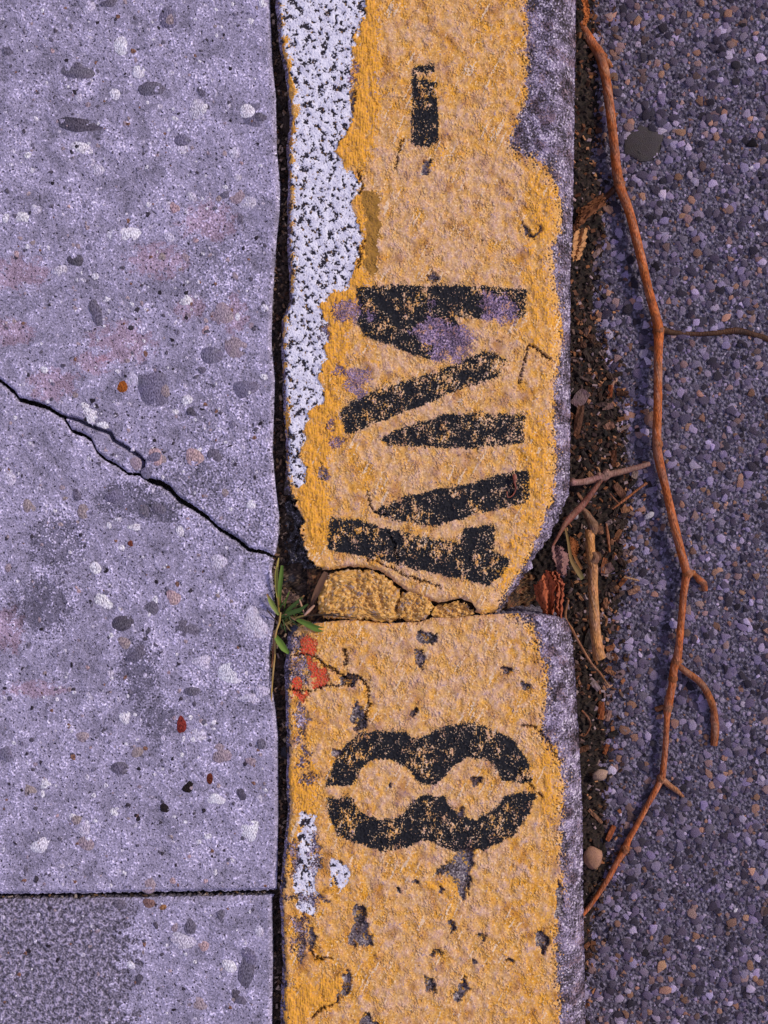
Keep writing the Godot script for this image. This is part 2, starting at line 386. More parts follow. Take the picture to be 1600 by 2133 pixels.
# colour and relief of one kerb stone; returns [albedo texture, relief texture, heights in mm]
func kerb_maps(y0: int, y1: int, left: Array, right: Array) -> Array:
	var h := y1 - y0
	var px_bytes := PackedByteArray(); px_bytes.resize(KW * h * 3)
	var fine := PackedFloat32Array(); fine.resize(KW * h)
	var hm := PackedFloat32Array(); hm.resize(KW * h)
	for j in h:
		var y := y0 + j
		var xl := curve(left, y); var xr := curve(right, y)
		for ix in KW:
			var x := KX0 + ix
			var a := n_warp.get_noise_2d(x, y)
			var b := n_warp.get_noise_2d(x + 900, y + 700)
			var c := n_fine.get_noise_2d(x, y)
			var d := n_fine.get_noise_2d(x + 700, y + 300)
			var g := n_grain.get_noise_2d(x, y)
			var e := n_mid.get_noise_2d(x, y * 0.7)
			var lo := n_low.get_noise_2d(x, y)
			# ragged look-up of the plan
			var ux := clampi(int(x + a * 9.0 + c * 3.5) - KX0, 0, KW - 1)
			var uy := clampi(int(y + b * 9.0 + d * 3.5) - KY0, 0, KH - 1)
			var m := plan[uy * KW + ux]
			var m2 := plan2[uy * KW + ux]
			# widely scattered look-up: gives worn, stippled borders
			var vx := clampi(int(x + d * 26.0 + e * 16.0) - KX0, 0, KW - 1)
			var vy := clampi(int(y + c * 26.0 - e * 10.0) - KY0, 0, KH - 1)
			var mw := plan[vy * KW + vx]
			var wx := clampi(int(x + d * 12.0 + a * 14.0 + g * 3.0) - KX0, 0, KW - 1)
			var wy := clampi(int(y + c * 12.0 + b * 14.0) - KY0, 0, KH - 1)
			var ms := plan[wy * KW + wx]
			# crisp look-up for the stencil
			var kx := clampi(int(x + a * 4.0 + c * 5.0 + g * 2.0) - KX0, 0, KW - 1)
			var ky := clampi(int(y + b * 4.0 + d * 5.0) - KY0, 0, KH - 1)
			var mk := plan[ky * KW + kx]
			# cement
			var t := 122.0 + g * 30.0 + c * 56.0 + lo * 30.0 + e * 34.0 + a * 36.0
			var r := t * 1.02; var gg := t * 0.925; var bb := t * 1.09
			if c + g * 0.3 + e * 0.4 + a * 0.35 > 0.44: r = 206.0; gg = 197.0; bb = 208.0
			if d + g * 0.3 + e * 0.4 - a * 0.45 - lo * 0.3 > 0.38: r = 56.0 + 20.0 * c; gg = 48.0 + 18.0 * c; bb = 50.0 + 18.0 * c
			if b * 0.6 + c * 0.5 + e * 0.3 > 0.34 and (mw & 2) != 0: r = 200.0; gg = 154.0; bb = 84.0
			if n_warp.get_noise_2d(x * 0.5 + 300.0, y * 0.5) + c * 0.5 + d * 0.3 > 0.34: r *= 0.70; gg *= 0.63; bb *= 0.62
			var hh := 0.0 + 0.25 * a
			var ff := 0.34 * c + 0.12 * g + 0.2 * e
			var inside := minf(x - xl, 40.0)
			var stuck := (m & 2) != 0 or (m & 1) != 0
			if x > 1000:
				stuck = ((m & 2) != 0 and ((mw & 2) != 0 or e + c > 0.12)) or ((mw & 2) != 0 and c + g * 0.5 > 0.24)
				stuck = stuck and x < xr - 16 + 16.0 * c
			elif not (m & 2): stuck = stuck and (mw & 3) != 0
			if (ms & 16) != 0 and g + c * 0.7 > -0.5: stuck = false
			if (m & 32) != 0: stuck = false
			if (m & 64) != 0: stuck = false
			if x < xl + 5.0 + a * 5.0: stuck = false
			if stuck:
				if (m & 1) != 0 and ((ms & 1) != 0 or a > 0.0):
					# white, pitted right through to the dark cement
					var pit := 0.8 * n_mid.get_noise_2d(x * 0.72 + 77.0, y * 0.66) + 0.42 * d + 0.15 * lo + 0.12 * a
					if pit > 0.27 or c + g * 0.4 > 0.70:
						r = 44.0 + 20.0 * g; gg = 40.0 + 18.0 * g; bb = 48.0 + 20.0 * g
						if e < -0.3 and c > 0.2: r = 150.0; gg = 112.0; bb = 60.0
						hh -= 0.05
					else:
						var sh := clampf(0.3 + 0.7 * b + 0.5 * c + 0.3 * g, 0.0, 1.0)
						r = 222.0 - 34.0 * sh; gg = 221.0 - 35.0 * sh; bb = 230.0 - 28.0 * sh
						if pit > 0.20 and d > 0.0: r = 150.0; gg = 146.0; bb = 158.0
						hh += 0.5 + 0.15 * a
					ff = 0.18 * c + 0.10 * g
				else:
					var brush := n_fine.get_noise_2d(x * 1.3, y * 0.2)
					var fresh := (ms & 4) != 0 and (a * 0.55 + e * 0.35 + c * 0.35 + brush * 0.3 + (0.16 if x < 800 else -0.10) > -0.05)
					if not fresh and a * 0.55 + lo * 0.5 + e * 0.35 + c * 0.2 > 0.78: fresh = true
					hh += 0.85 + 0.16 * e + 0.25 * lo + 0.40 * a
					ff = 0.16 * e + 0.42 * c + 0.20 * g + 0.22 * n_fine.get_noise_2d(x * 0.9 + 40.0, y * 0.45)
					if fresh:
						r = 216.0 + 20.0 * c + 14.0 * brush; gg = 154.0 + 20.0 * c + 12.0 * brush; bb = 58.0 + 26.0 * d + 14.0 * brush
						ff = 0.26 * brush + 0.18 * c
						hh += 0.25
					else:
						var st := n_fine.get_noise_2d(x * 0.85 + 31.0, y * 0.34)
						var du := clampf(0.42 + 0.6 * a + 0.45 * d + 0.4 * st, 0.0, 1.0)
						var zone := 0.0
						if x < 770 + 60.0 * b or x > 1080 + 60.0 * a: zone += 0.35
						if y < 300 + 90.0 * a + 40.0 * e: zone += 0.30
						if y > 1800 + 90.0 * a + 40.0 * e: zone += 0.18
						var sa := clampf(0.22 + 0.6 * lo + 0.45 * b + 0.3 * c + zone, 0.0, 1.0)
						r = 204.0 + 24.0 * c + 14.0 * e + 10.0 * sa; gg = 160.0 + 24.0 * c + 16.0 * e + 6.0 * du - 8.0 * sa; bb = 100.0 + 22.0 * c + 12.0 * e + 46.0 * du - 52.0 * sa
						if c + g * 0.4 + st * 0.4 > 0.60: r = 228.0; gg = 198.0; bb = 156.0
						if d * 0.8 + g * 0.4 + st * 0.35 + lo * 0.2 > 0.60: r = 134.0; gg = 92.0; bb = 48.0
						if e * 0.6 + d * 0.7 + a * 0.3 > 0.66: r = 168.0; gg = 140.0; bb = 140.0
					# old grime held in patches
					if not fresh and n_warp.get_noise_2d(x * 0.55 + 800.0, y * 0.4) * 0.9 + c * 0.35 + d * 0.25 + e * 0.2 > 0.44:
						r *= 0.84; gg *= 0.79; bb *= 0.78
					# smooth and rough areas, scuffs
					var rough := clampf(0.48 + 0.9 * n_low.get_noise_2d(x * 1.8 + 200.0, y * 1.8) + 0.6 * b, 0.15, 1.1)
					if not fresh: ff *= rough
					var scuff := n_fine.get_noise_2d(x * 0.5 + y * 0.25, y * 0.06 - x * 0.03 + 500.0)
					if scuff * 0.8 + lo * 0.4 + c * 0.3 > 0.55 and not fresh: r = 214.0 + 16.0 * c; gg = 184.0 + 16.0 * c; bb = 150.0 + 16.0 * c
					if n_hair.get_noise_2d(x + 12.0 * a + 4.0 * c, y + 12.0 * b + 4.0 * d) < -0.962 and lo + a * 0.5 > -0.1:
						hh -= 0.8; r *= 0.5; gg *= 0.46; bb *= 0.44
					if (m2 & 4) != 0: r = 150.0 + 16.0 * c; gg = 110.0 + 14.0 * c; bb = 48.0 + 10.0 * d
					if (mk & 8) == 0 and (ms & 8) != 0 and c * 0.7 + g * 0.6 > 0.36: r = 52.0; gg = 46.0; bb = 44.0
					if (mk & 8) != 0:
						var worn := 0.62 * c + 0.42 * g + 0.45 * a + 0.35 * lo + 0.18 * e
						var streak := n_fine.get_noise_2d(x * 0.9 + 50.0, y * 0.22)
						if x > 1020 and y < 1300: worn += 0.16
						if y < 165: worn += 0.25
						if y > 730 and y < 940: worn += 0.08
						if worn < 0.37 and streak * 0.7 + lo * 0.4 + a * 0.35 < 0.44:
							var k := 25.0 + 12.0 * c + 9.0 * d
							r = k; gg = k * 1.02; bb = k * 1.2
							hh += 0.05
			elif (m & 32) != 0 and not (m & 64):
				r = 196.0 + 34.0 * c; gg = 78.0 + 34.0 * d; bb = 44.0 + 24.0 * c
				if g + d * 0.5 > 0.5: r = 150.0; gg = 120.0; bb = 92.0
				hh += 0.35; ff = 0.25 * c + 0.15 * g
			elif (m & 64) != 0:
				hh -= 0.75; ff = 0.3 * c + 0.1 * e
				r = r * 0.9; gg = gg * 0.9; bb = bb * 0.80
			elif (ms & 16) != 0 and y < 1250 and x > 680:
				r = r * 0.62 + 62.0; gg = gg * 0.58 + 52.0; bb = bb * 0.60 + 66.0
				hh += 0.3
			if (mk & 128) != 0:
				hh -= 1.5
				r *= 0.45; gg *= 0.42; bb *= 0.42
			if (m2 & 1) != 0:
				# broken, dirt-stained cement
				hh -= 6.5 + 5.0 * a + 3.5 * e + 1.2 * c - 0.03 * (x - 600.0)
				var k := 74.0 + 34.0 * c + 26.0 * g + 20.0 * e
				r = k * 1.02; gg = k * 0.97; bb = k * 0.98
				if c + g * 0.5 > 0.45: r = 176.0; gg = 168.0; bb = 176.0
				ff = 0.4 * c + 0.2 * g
			if not stuck and x > xr - 30.0:
				var sr := n_fine.get_noise_2d(x * 1.6, y * 0.12)
				ff += 0.35 * sr
				r += 26.0 * sr; gg += 24.0 * sr; bb += 26.0 * sr
			# grime stuck to the edge along the joint
			if x < xl + 26.0 and a * 0.7 + e * 0.5 + c * 0.4 + (0.5 if y > 985 and y < 1210 else 0.0) > 0.34 + (x - xl) * 0.02:
				var k := 58.0 + 26.0 * c + 18.0 * g
				r = k * 1.08; gg = k * 0.92; bb = k * 0.8
			# rounded arrises
			if inside < 14.0: hh -= 3.2 * pow(1.0 - maxf(inside, 0.0) / 14.0, 2.0)
			var rr := (x - (xr - 64.0)) / 64.0
			if rr > 0.0: hh -= 15.0 * (1.0 - sqrt(maxf(0.0, 1.0 - minf(rr, 0.985) * minf(rr, 0.985))))
			var o := j * KW + ix
			px_bytes[o * 3] = clampi(int(r), 0, 255); px_bytes[o * 3 + 1] = clampi(int(gg), 0, 255); px_bytes[o * 3 + 2] = clampi(int(bb), 0, 255)
			fine[o] = ff
			hm[o] = hh
	return [ImageTexture.create_from_image(Image.create_from_data(KW, h, false, Image.FORMAT_RGB8, px_bytes)),
		ImageTexture.create_from_image(Image.create_from_data(KW, h, false, Image.FORMAT_RF, fine.to_byte_array())), hm]

func relief_mat(albedo: Texture2D, relief: Texture2D, rough := 0.88) -> StandardMaterial3D:
	var m := StandardMaterial3D.new()
	m.albedo_texture = albedo; m.roughness = rough; m.metallic_specular = 0.35
	m.heightmap_enabled = true; m.heightmap_texture = relief; m.heightmap_scale = 0.1
	m.texture_repeat = false
	return m

# sheet of nu x nv cells whose outline is given by at(s, t) in photo pixels, with skirts down to `foot`
func sheet(nu: int, nv: int, at: Callable, height: Callable, level: float, uv0: Vector2, uv_size: Vector2, foot: float, m: Material, side: Material) -> ArrayMesh:
	var v := PackedVector3Array(); var n := PackedVector3Array(); var uv := PackedVector2Array(); var idx := PackedInt32Array()
	var row := nu + 1
	v.resize(row * (nv + 1)); n.resize(v.size()); uv.resize(v.size())
	var f := S * (D - level) / D
	for j in nv + 1:
		for i in row:
			var q: Vector2 = at.call(float(i) / nu, float(j) / nv)
			var k := j * row + i
			v[k] = Vector3((q.x - 800.0) * f, level + 0.001 * float(height.call(q.x, q.y)), (q.y - 1066.5) * f)
			uv[k] = (q - uv0) / uv_size
	for j in nv + 1:
		for i in row:
			var k := j * row + i
			var dx := v[j * row + mini(i + 1, nu)] - v[j * row + maxi(i - 1, 0)]
			var dz := v[mini(j + 1, nv) * row + i] - v[maxi(j - 1, 0) * row + i]
			n[k] = dz.cross(dx).normalized()
	for j in nv:
		for i in nu:
			var k := j * row + i
			idx.append(k); idx.append(k + 1); idx.append(k + row)
			idx.append(k + 1); idx.append(k + row + 1); idx.append(k + row)
	var arr := []
	arr.resize(Mesh.ARRAY_MAX)
	arr[Mesh.ARRAY_VERTEX] = v; arr[Mesh.ARRAY_NORMAL] = n; arr[Mesh.ARRAY_TEX_UV] = uv; arr[Mesh.ARRAY_INDEX] = idx
	var am := ArrayMesh.new()
	am.add_surface_from_arrays(Mesh.PRIMITIVE_TRIANGLES, arr)
	am.surface_set_material(0, m)
	# skirts
	var border := []
	for i in row: border.append(i)
	for j in range(1, nv + 1): border.append(j * row + nu)
	for i in range(nu - 1, -1, -1): border.append(nv * row + i)
	for j in range(nv - 1, -1, -1): border.append(j * row)
	var sv := PackedVector3Array(); var sn := PackedVector3Array(); var si := PackedInt32Array()
	var steps := 8
	for q in border.size():
		var p := v[border[q]]
		var p1 := v[border[(q + 1) % border.size()]]; var p0 := v[border[(q + border.size() - 1) % border.size()]]
		var out := Vector3.UP.cross(p1 - p0).normalized()
		for st in steps + 1:
			var t := float(st) / steps
			var bulge := 0.0 if st == 0 else 0.0012 * n_mid.get_noise_3d(p.x * 20000.0, t * 160.0, p.z * 20000.0)
			sv.append(Vector3(p.x, lerpf(p.y, foot, t * t * 0.4 + t * 0.6), p.z) + out * bulge)
			sn.append(out)
	var w := steps + 1
	for q in border.size() - 1:
		for st in steps:
			var k := q * w + st
			si.append_array([k, k + 1, k + w, k + 1, k + w + 1, k + w])
	arr = []
	arr.resize(Mesh.ARRAY_MAX)
	arr[Mesh.ARRAY_VERTEX] = sv; arr[Mesh.ARRAY_NORMAL] = sn; arr[Mesh.ARRAY_INDEX] = si
	am.add_surface_from_arrays(Mesh.PRIMITIVE_TRIANGLES, arr)
	am.surface_set_material(1, side)
	return am

# ------------------------------------------------------------------ pavement
const PV_R := [[-150, 556], [0, 561], [135, 567], [200, 574], [315, 576], [380, 583], [440, 582], [495, 576], [575, 570], [650, 566], [720, 565], [790, 572], [860, 570], [940, 567], [1000, 572], [1075, 581], [1120, 579], [1156, 572], [1185, 565], [1240, 570], [1285, 572], [1330, 566], [1372, 560], [1430, 565], [1480, 573], [1530, 578], [1700, 579], [1862, 576], [1872, 566], [2000, 568], [2133, 566], [2300, 566]]
const CRACK := [[-140, 720], [-60, 770], [0, 793], [29, 817], [39, 832], [70, 840], [97, 848], [128, 867], [141, 883], [149, 898], [174, 906], [190, 917], [201, 941], [217, 956], [240, 968], [267, 987], [291, 988], [310, 1001], [333, 1007], [353, 1018], [372, 1041], [407, 1061], [434, 1080], [457, 1103], [492, 1123], [519, 1146], [550, 1151], [574, 1163], [600, 1172]]
const CRACK_W := [[0, 9], [70, 11], [130, 8], [200, 7], [250, 6], [290, 6], [312, 12], [345, 15], [372, 14], [407, 11], [450, 9], [520, 10], [560, 7], [580, 9]]
const BRANCH := [[128, 866], [163, 875], [194, 890], [229, 902], [236, 917], [264, 933], [287, 948], [298, 960], [296, 984]]
const JOINT := [[-150, 1877], [0, 1870], [280, 1866], [575, 1861]]
const PX0 := -130
const PW := 730
const PY0 := -150
const PHH := 2046        # texture rows; 1.2 px each

var t_pvr: PackedFloat32Array
var t_crack: PackedFloat32Array
var t_crackw: PackedFloat32Array
var t_joint: PackedFloat32Array

func pave_height(x: float, y: float) -> float:
	var h := 0.30 * n_low.get_noise_2d(x, y) + 0.22 * n_warp.get_noise_2d(x, y) + 0.08 * n_mid.get_noise_2d(x, y)
	# chipped rims along crack, joint and gap
	var dr := look(t_pvr, y) - x
	if dr < 9.0: h -= 1.6 * pow(1.0 - maxf(dr, 0.0) / 9.0, 2.0)
	var dc := absf(y - look(t_crack, x)) - look(t_crackw, x) * 0.5
	if dc < 7.0: h -= 1.3 * pow(1.0 - maxf(dc, 0.0) / 7.0, 2.0)
	var dj := absf(y - look(t_joint, x)) - 7.0
	if dj < 8.0: h -= 1.8 * pow(1.0 - maxf(dj, 0.0) / 8.0, 2.0)
	if x > 120.0 and x < 305.0 and y > 850.0 and y < 1000.0:
		for k in BRANCH.size() - 1:
			var a := Vector2(BRANCH[k][0], BRANCH[k][1]); var b := Vector2(BRANCH[k + 1][0], BRANCH[k + 1][1])
			var q := Geometry2D.get_closest_point_to_segment(Vector2(x, y), a, b)
			var dd := q.distance_to(Vector2(x, y))
			if dd < 5.0: h = minf(h, -8.0 * (1.0 - dd / 5.0))
	return h

func pave_maps() -> Array:
	var w := int(PW / 1.2); var h := PHH
	var bytes := PackedByteArray(); bytes.resize(w * h * 3)
	var fine := PackedFloat32Array(); fine.resize(w * h)
	var pinks := [[435, 460, 55, 40], [330, 545, 60, 34], [255, 715, 62, 44], [40, 570, 60, 34], [20, 690, 50, 26], [110, 800, 46, 34], [395, 640, 30, 24], [20, 1310, 30, 50], [70, 1435, 60, 16], [190, 760, 34, 22], [490, 660, 26, 40]]
	var darks := [[290, 1400, 46, 70], [330, 1500, 36, 50], [265, 1040, 70, 40], [90, 1260, 70, 60], [340, 1070, 40, 24], [120, 1130, 60, 60]]
	var whites := [[470, 950, 120, 200], [540, 1090, 60, 90], [500, 1380, 90, 130], [400, 1010, 120, 70], [470, 560, 100, 110]]
	for j in h:
		var y := PY0 + j * 1.2
		var rw := whites.filter(func(q): return absf(y - q[1]) < q[3] * 1.5)
		var rp := pinks.filter(func(q): return absf(y - q[1]) < q[3] * 1.5)
		var rd := darks.filter(func(q): return absf(y - q[1]) < q[3] * 1.6)
		for i in w:
			var x := PX0 + i * 1.2
			var a := n_warp.get_noise_2d(x, y)
			var c := n_fine.get_noise_2d(x, y)
			var d := n_fine.get_noise_2d(x + 700, y + 300)
			var g := n_grain.get_noise_2d(x, y)
			var lo := n_low.get_noise_2d(x * 0.8, y * 0.8)
			var e := n_mid.get_noise_2d(x, y)
			# ground-flat pieces, each brushed its own way
			var cell := n_cell.get_noise_2d(x + 16.0 * a + 5.0 * c, y + 16.0 * e)
			var an := 0.9 + 0.5 * lo + 1.3 * cell
			var ca := cos(an); var sa := sin(an)
			var br := n_fine.get_noise_2d((x * ca + y * sa) * 0.14, (y * ca - x * sa) * 1.15)
			var worn := clampf(0.30 + 0.8 * lo + 0.5 * a + 0.5 * cell, 0.0, 1.0)      # how far the sand is laid open
			for q in rw:
				var ax: float = (x - q[0]) / q[2]; var ay: float = (y - q[1]) / q[3]
				if ax * ax + ay * ay + 0.8 * a + 0.5 * e < 1.0: worn = minf(worn + 0.55, 1.2)
			var t := 152.0 + 16.0 * a + 20.0 * lo + 24.0 * cell + (18.0 + 26.0 * worn) * c + 18.0 * g + 44.0 * br * (1.15 - worn) + 16.0 * e
			if c + g * 0.4 + e * 0.5 + a * 0.3 > 0.80 - 0.30 * worn: t += 46.0
			if d + g * 0.4 + e * 0.4 - a * 0.2 > 0.62 - 0.22 * worn: t -= 60.0
			if a * 0.5 + e * 0.6 + c * 0.3 > 0.70: t += 26.0
			var r := t * 0.985; var gg := t * 0.94; var b := t * 1.085
			for q in rp:
				var ax: float = (x - q[0]) / q[2]; var ay: float = (y - q[1]) / q[3]
				var s := ax * ax + ay * ay
				if s < 1.9 and s + 1.2 * a + 0.7 * c + 0.4 * g < 0.9:
					r += 11.0; gg -= 2.0; b -= 5.0
			for q in rd:
				var ax: float = (x - q[0]) / q[2]; var ay: float = (y - q[1]) / q[3]
				var s := ax * ax + ay * ay
				if s < 2.0 and s + 1.1 * c + 0.6 * a + 0.5 * g < 0.75:
					r *= 0.74; gg *= 0.74; b *= 0.75
			var ff := (0.10 + 0.14 * worn) * c + 0.10 * g + 0.16 * br * (1.1 - worn) + 0.15 * e * worn
			# pores: slightly dented, the shade of their depth painted in near-black
			var po := n_mid.get_noise_2d(x * 1.5 + 400.0, y * 1.5)
			if po > 0.60:
				r = 48.0; gg = 42.0; b = 52.0; ff -= 0.5
			# worn corner of the lower slab, coarse sand laid open
			if y > 1874.0 and x + 46.0 * a + 34.0 * c + 24.0 * e < 262.0 + (y - 1880.0) * 0.02:
				var k := 118.0 + 46.0 * c + 30.0 * g + 20.0 * a
				if e + c * 0.5 > 0.34: k = 168.0
				if e + d * 0.5 < -0.40: k = 66.0
				r = k * 1.0; gg = k * 0.945; b = k * 1.08
				ff = 0.3 * e + 0.25 * c
			var o := j * w + i
			bytes[o * 3] = clampi(int(r), 0, 255); bytes[o * 3 + 1] = clampi(int(gg), 0, 255); bytes[o * 3 + 2] = clampi(int(b), 0, 255)
			fine[o] = ff
	return [ImageTexture.create_from_image(Image.create_from_data(w, h, false, Image.FORMAT_RGB8, bytes)),
		ImageTexture.create_from_image(Image.create_from_data(w, h, false, Image.FORMAT_RF, fine.to_byte_array()))]

# ------------------------------------------------------------------ scene
func _ready():
	rng.seed = 4711
	# camera
	var cam := Camera3D.new()
	cam.name = "camera"
	cam.position = Vector3(0, D, 0)
	cam.rotation_degrees = Vector3(-90, 0, 0)
	cam.fov = rad_to_deg(2.0 * atan(1066.5 * S / D))
	cam.near = 0.02; cam.far = 200.0
	add_child(cam)
	# sky and sun
	var sky_m := ProceduralSkyMaterial.new()
	sky_m.sky_top_color = Color(0.77, 0.77, 0.94)
	sky_m.sky_horizon_color = Color(0.80, 0.79, 0.93)
	sky_m.sky_curve = 0.2
	sky_m.ground_bottom_color = Color(0.30, 0.29, 0.32)
	sky_m.ground_horizon_color = Color(0.6, 0.6, 0.66)
	sky_m.sun_angle_max = 1.0
	var sky := Sky.new(); sky.sky_material = sky_m
	var env := Environment.new()
	env.background_mode = Environment.BG_SKY; env.sky = sky
	env.background_energy_multiplier = 0.40
	env.tonemap_mode = Environment.TONE_MAPPER_LINEAR
	env.tonemap_exposure = 1.98
	env.sdfgi_enabled = true; env.ssao_enabled = true; env.ssil_enabled = true
	var we := WorldEnvironment.new(); we.name = "world_environment"; we.environment = env
	add_child(we)
	var sun := DirectionalLight3D.new()
	sun.name = "sun"
	sun.light_energy = 0.5; sun.light_color = Color(1.0, 0.95, 0.90); sun.light_angular_distance = 10.0
	sun.shadow_enabled = true
	add_child(sun)
	sun.look_at_from_position(Vector3(1.0, 0.75, -0.45), Vector3.ZERO, Vector3.UP)

	noise(n_warp, 11, 0.034, 2); noise(n_mid, 12, 0.075, 2); noise(n_fine, 13, 0.16, 2); noise(n_grain, 14, 0.36, 1); noise(n_low, 15, 0.011, 2)
	n_cell.seed = 16; n_cell.noise_type = FastNoiseLite.TYPE_CELLULAR; n_cell.frequency = 0.021
	n_cell.cellular_return_type = FastNoiseLite.RETURN_CELL_VALUE; n_cell.cellular_jitter = 1.0
	n_hair.seed = 17; n_hair.noise_type = FastNoiseLite.TYPE_CELLULAR; n_hair.frequency = 0.013
	n_hair.cellular_return_type = FastNoiseLite.RETURN_DISTANCE2_SUB
	t_pvr = table(PV_R); t_crack = table(CRACK); t_crackw = table(CRACK_W); t_joint = table(JOINT)
	make_materials()
	draw_plan()
	print("plan ", Time.get_ticks_msec())
	build_pavement()
	print("pavement ", Time.get_ticks_msec())
	build_kerb()
	print("kerb ", Time.get_ticks_msec())
	build_road()
	print("road ", Time.get_ticks_msec())
	build_gap()
	build_gutter()
	build_vine()
	build_twigs()
	build_leaves()
	build_grass()
	build_pebbles()
	print("done ", Time.get_ticks_msec())

func make_materials():
	mat_vertex = smat(Color.WHITE, 0.92); mat_vertex.vertex_color_use_as_albedo = true
	mat_stone = smat(Color.WHITE, 0.8); mat_stone.vertex_color_use_as_albedo = true
	mat_stone.heightmap_enabled = true; mat_stone.heightmap_texture = noise_tex(5, 0.05, 4); mat_stone.heightmap_scale = 0.05
	mat_stone.uv1_triplanar = true; mat_stone.uv1_world_triplanar = true; mat_stone.uv1_scale = Vector3(60, 60, 60)
	mat_stone.albedo_texture = noise_tex(6, 0.06, 4, [PackedFloat32Array([0.0, 0.45, 1.0]), PackedColorArray([Color(0.40, 0.38, 0.40), Color(0.80, 0.79, 0.80), Color(1, 1, 1)])])
	mat_flush = smat(Color.WHITE, 0.9); mat_flush.vertex_color_use_as_albedo = true
	mat_flush.heightmap_enabled = true; mat_flush.heightmap_texture = noise_tex(25, 0.12, 3); mat_flush.heightmap_scale = 0.04
	mat_flush.uv1_triplanar = true; mat_flush.uv1_world_triplanar = true; mat_flush.uv1_scale = Vector3(20, 20, 11)
	mat_flush.albedo_texture = noise_tex(26, 0.11, 3, [PackedFloat32Array([0.0, 0.32, 0.4, 0.62, 0.7, 1.0]), PackedColorArray([Color(0.36, 0.34, 0.38), Color(0.58, 0.56, 0.60), Color(0.76, 0.75, 0.77), Color(0.86, 0.85, 0.87), Color(1, 1, 1), Color(1, 1, 1)])])
	mat_bark = smat(Color.WHITE, 0.62); mat_bark.vertex_color_use_as_albedo = true
	mat_bark.heightmap_enabled = true; mat_bark.heightmap_texture = noise_tex(7, 0.06, 3); mat_bark.heightmap_scale = 0.045
	mat_bark.uv1_triplanar = true; mat_bark.uv1_world_triplanar = true; mat_bark.uv1_scale = Vector3(40, 40, 14)
	mat_bark.albedo_texture = noise_tex(8, 0.05, 4, [PackedFloat32Array([0.0, 0.5, 1.0]), PackedColorArray([Color(0.42, 0.36, 0.32), Color(0.80, 0.77, 0.74), Color(1, 1, 1)])])
	mat_leaf = smat(Color.WHITE, 0.75); mat_leaf.vertex_color_use_as_albedo = true; mat_leaf.backlight_enabled = true; mat_leaf.backlight = Color(0.12, 0.06, 0.03)
	mat_green = smat(Color.WHITE, 0.55); mat_green.vertex_color_use_as_albedo = true; mat_green.backlight_enabled = true; mat_green.backlight = Color(0.10, 0.14, 0.03)
	mat_side = smat(Color.WHITE, 0.9)
	mat_side.uv1_triplanar = true; mat_side.uv1_world_triplanar = true; mat_side.uv1_scale = Vector3(12, 12, 12)
	mat_side.albedo_texture = noise_tex(9, 0.09, 5, [PackedFloat32Array([0.0, 0.35, 0.6, 1.0]), PackedColorArray([Color(0.20, 0.18, 0.20), Color(0.40, 0.37, 0.41), Color(0.52, 0.49, 0.55), Color(0.74, 0.72, 0.78)])])
	mat_side.heightmap_enabled = true; mat_side.heightmap_texture = noise_tex(10, 0.08, 4); mat_side.heightmap_scale = 0.08

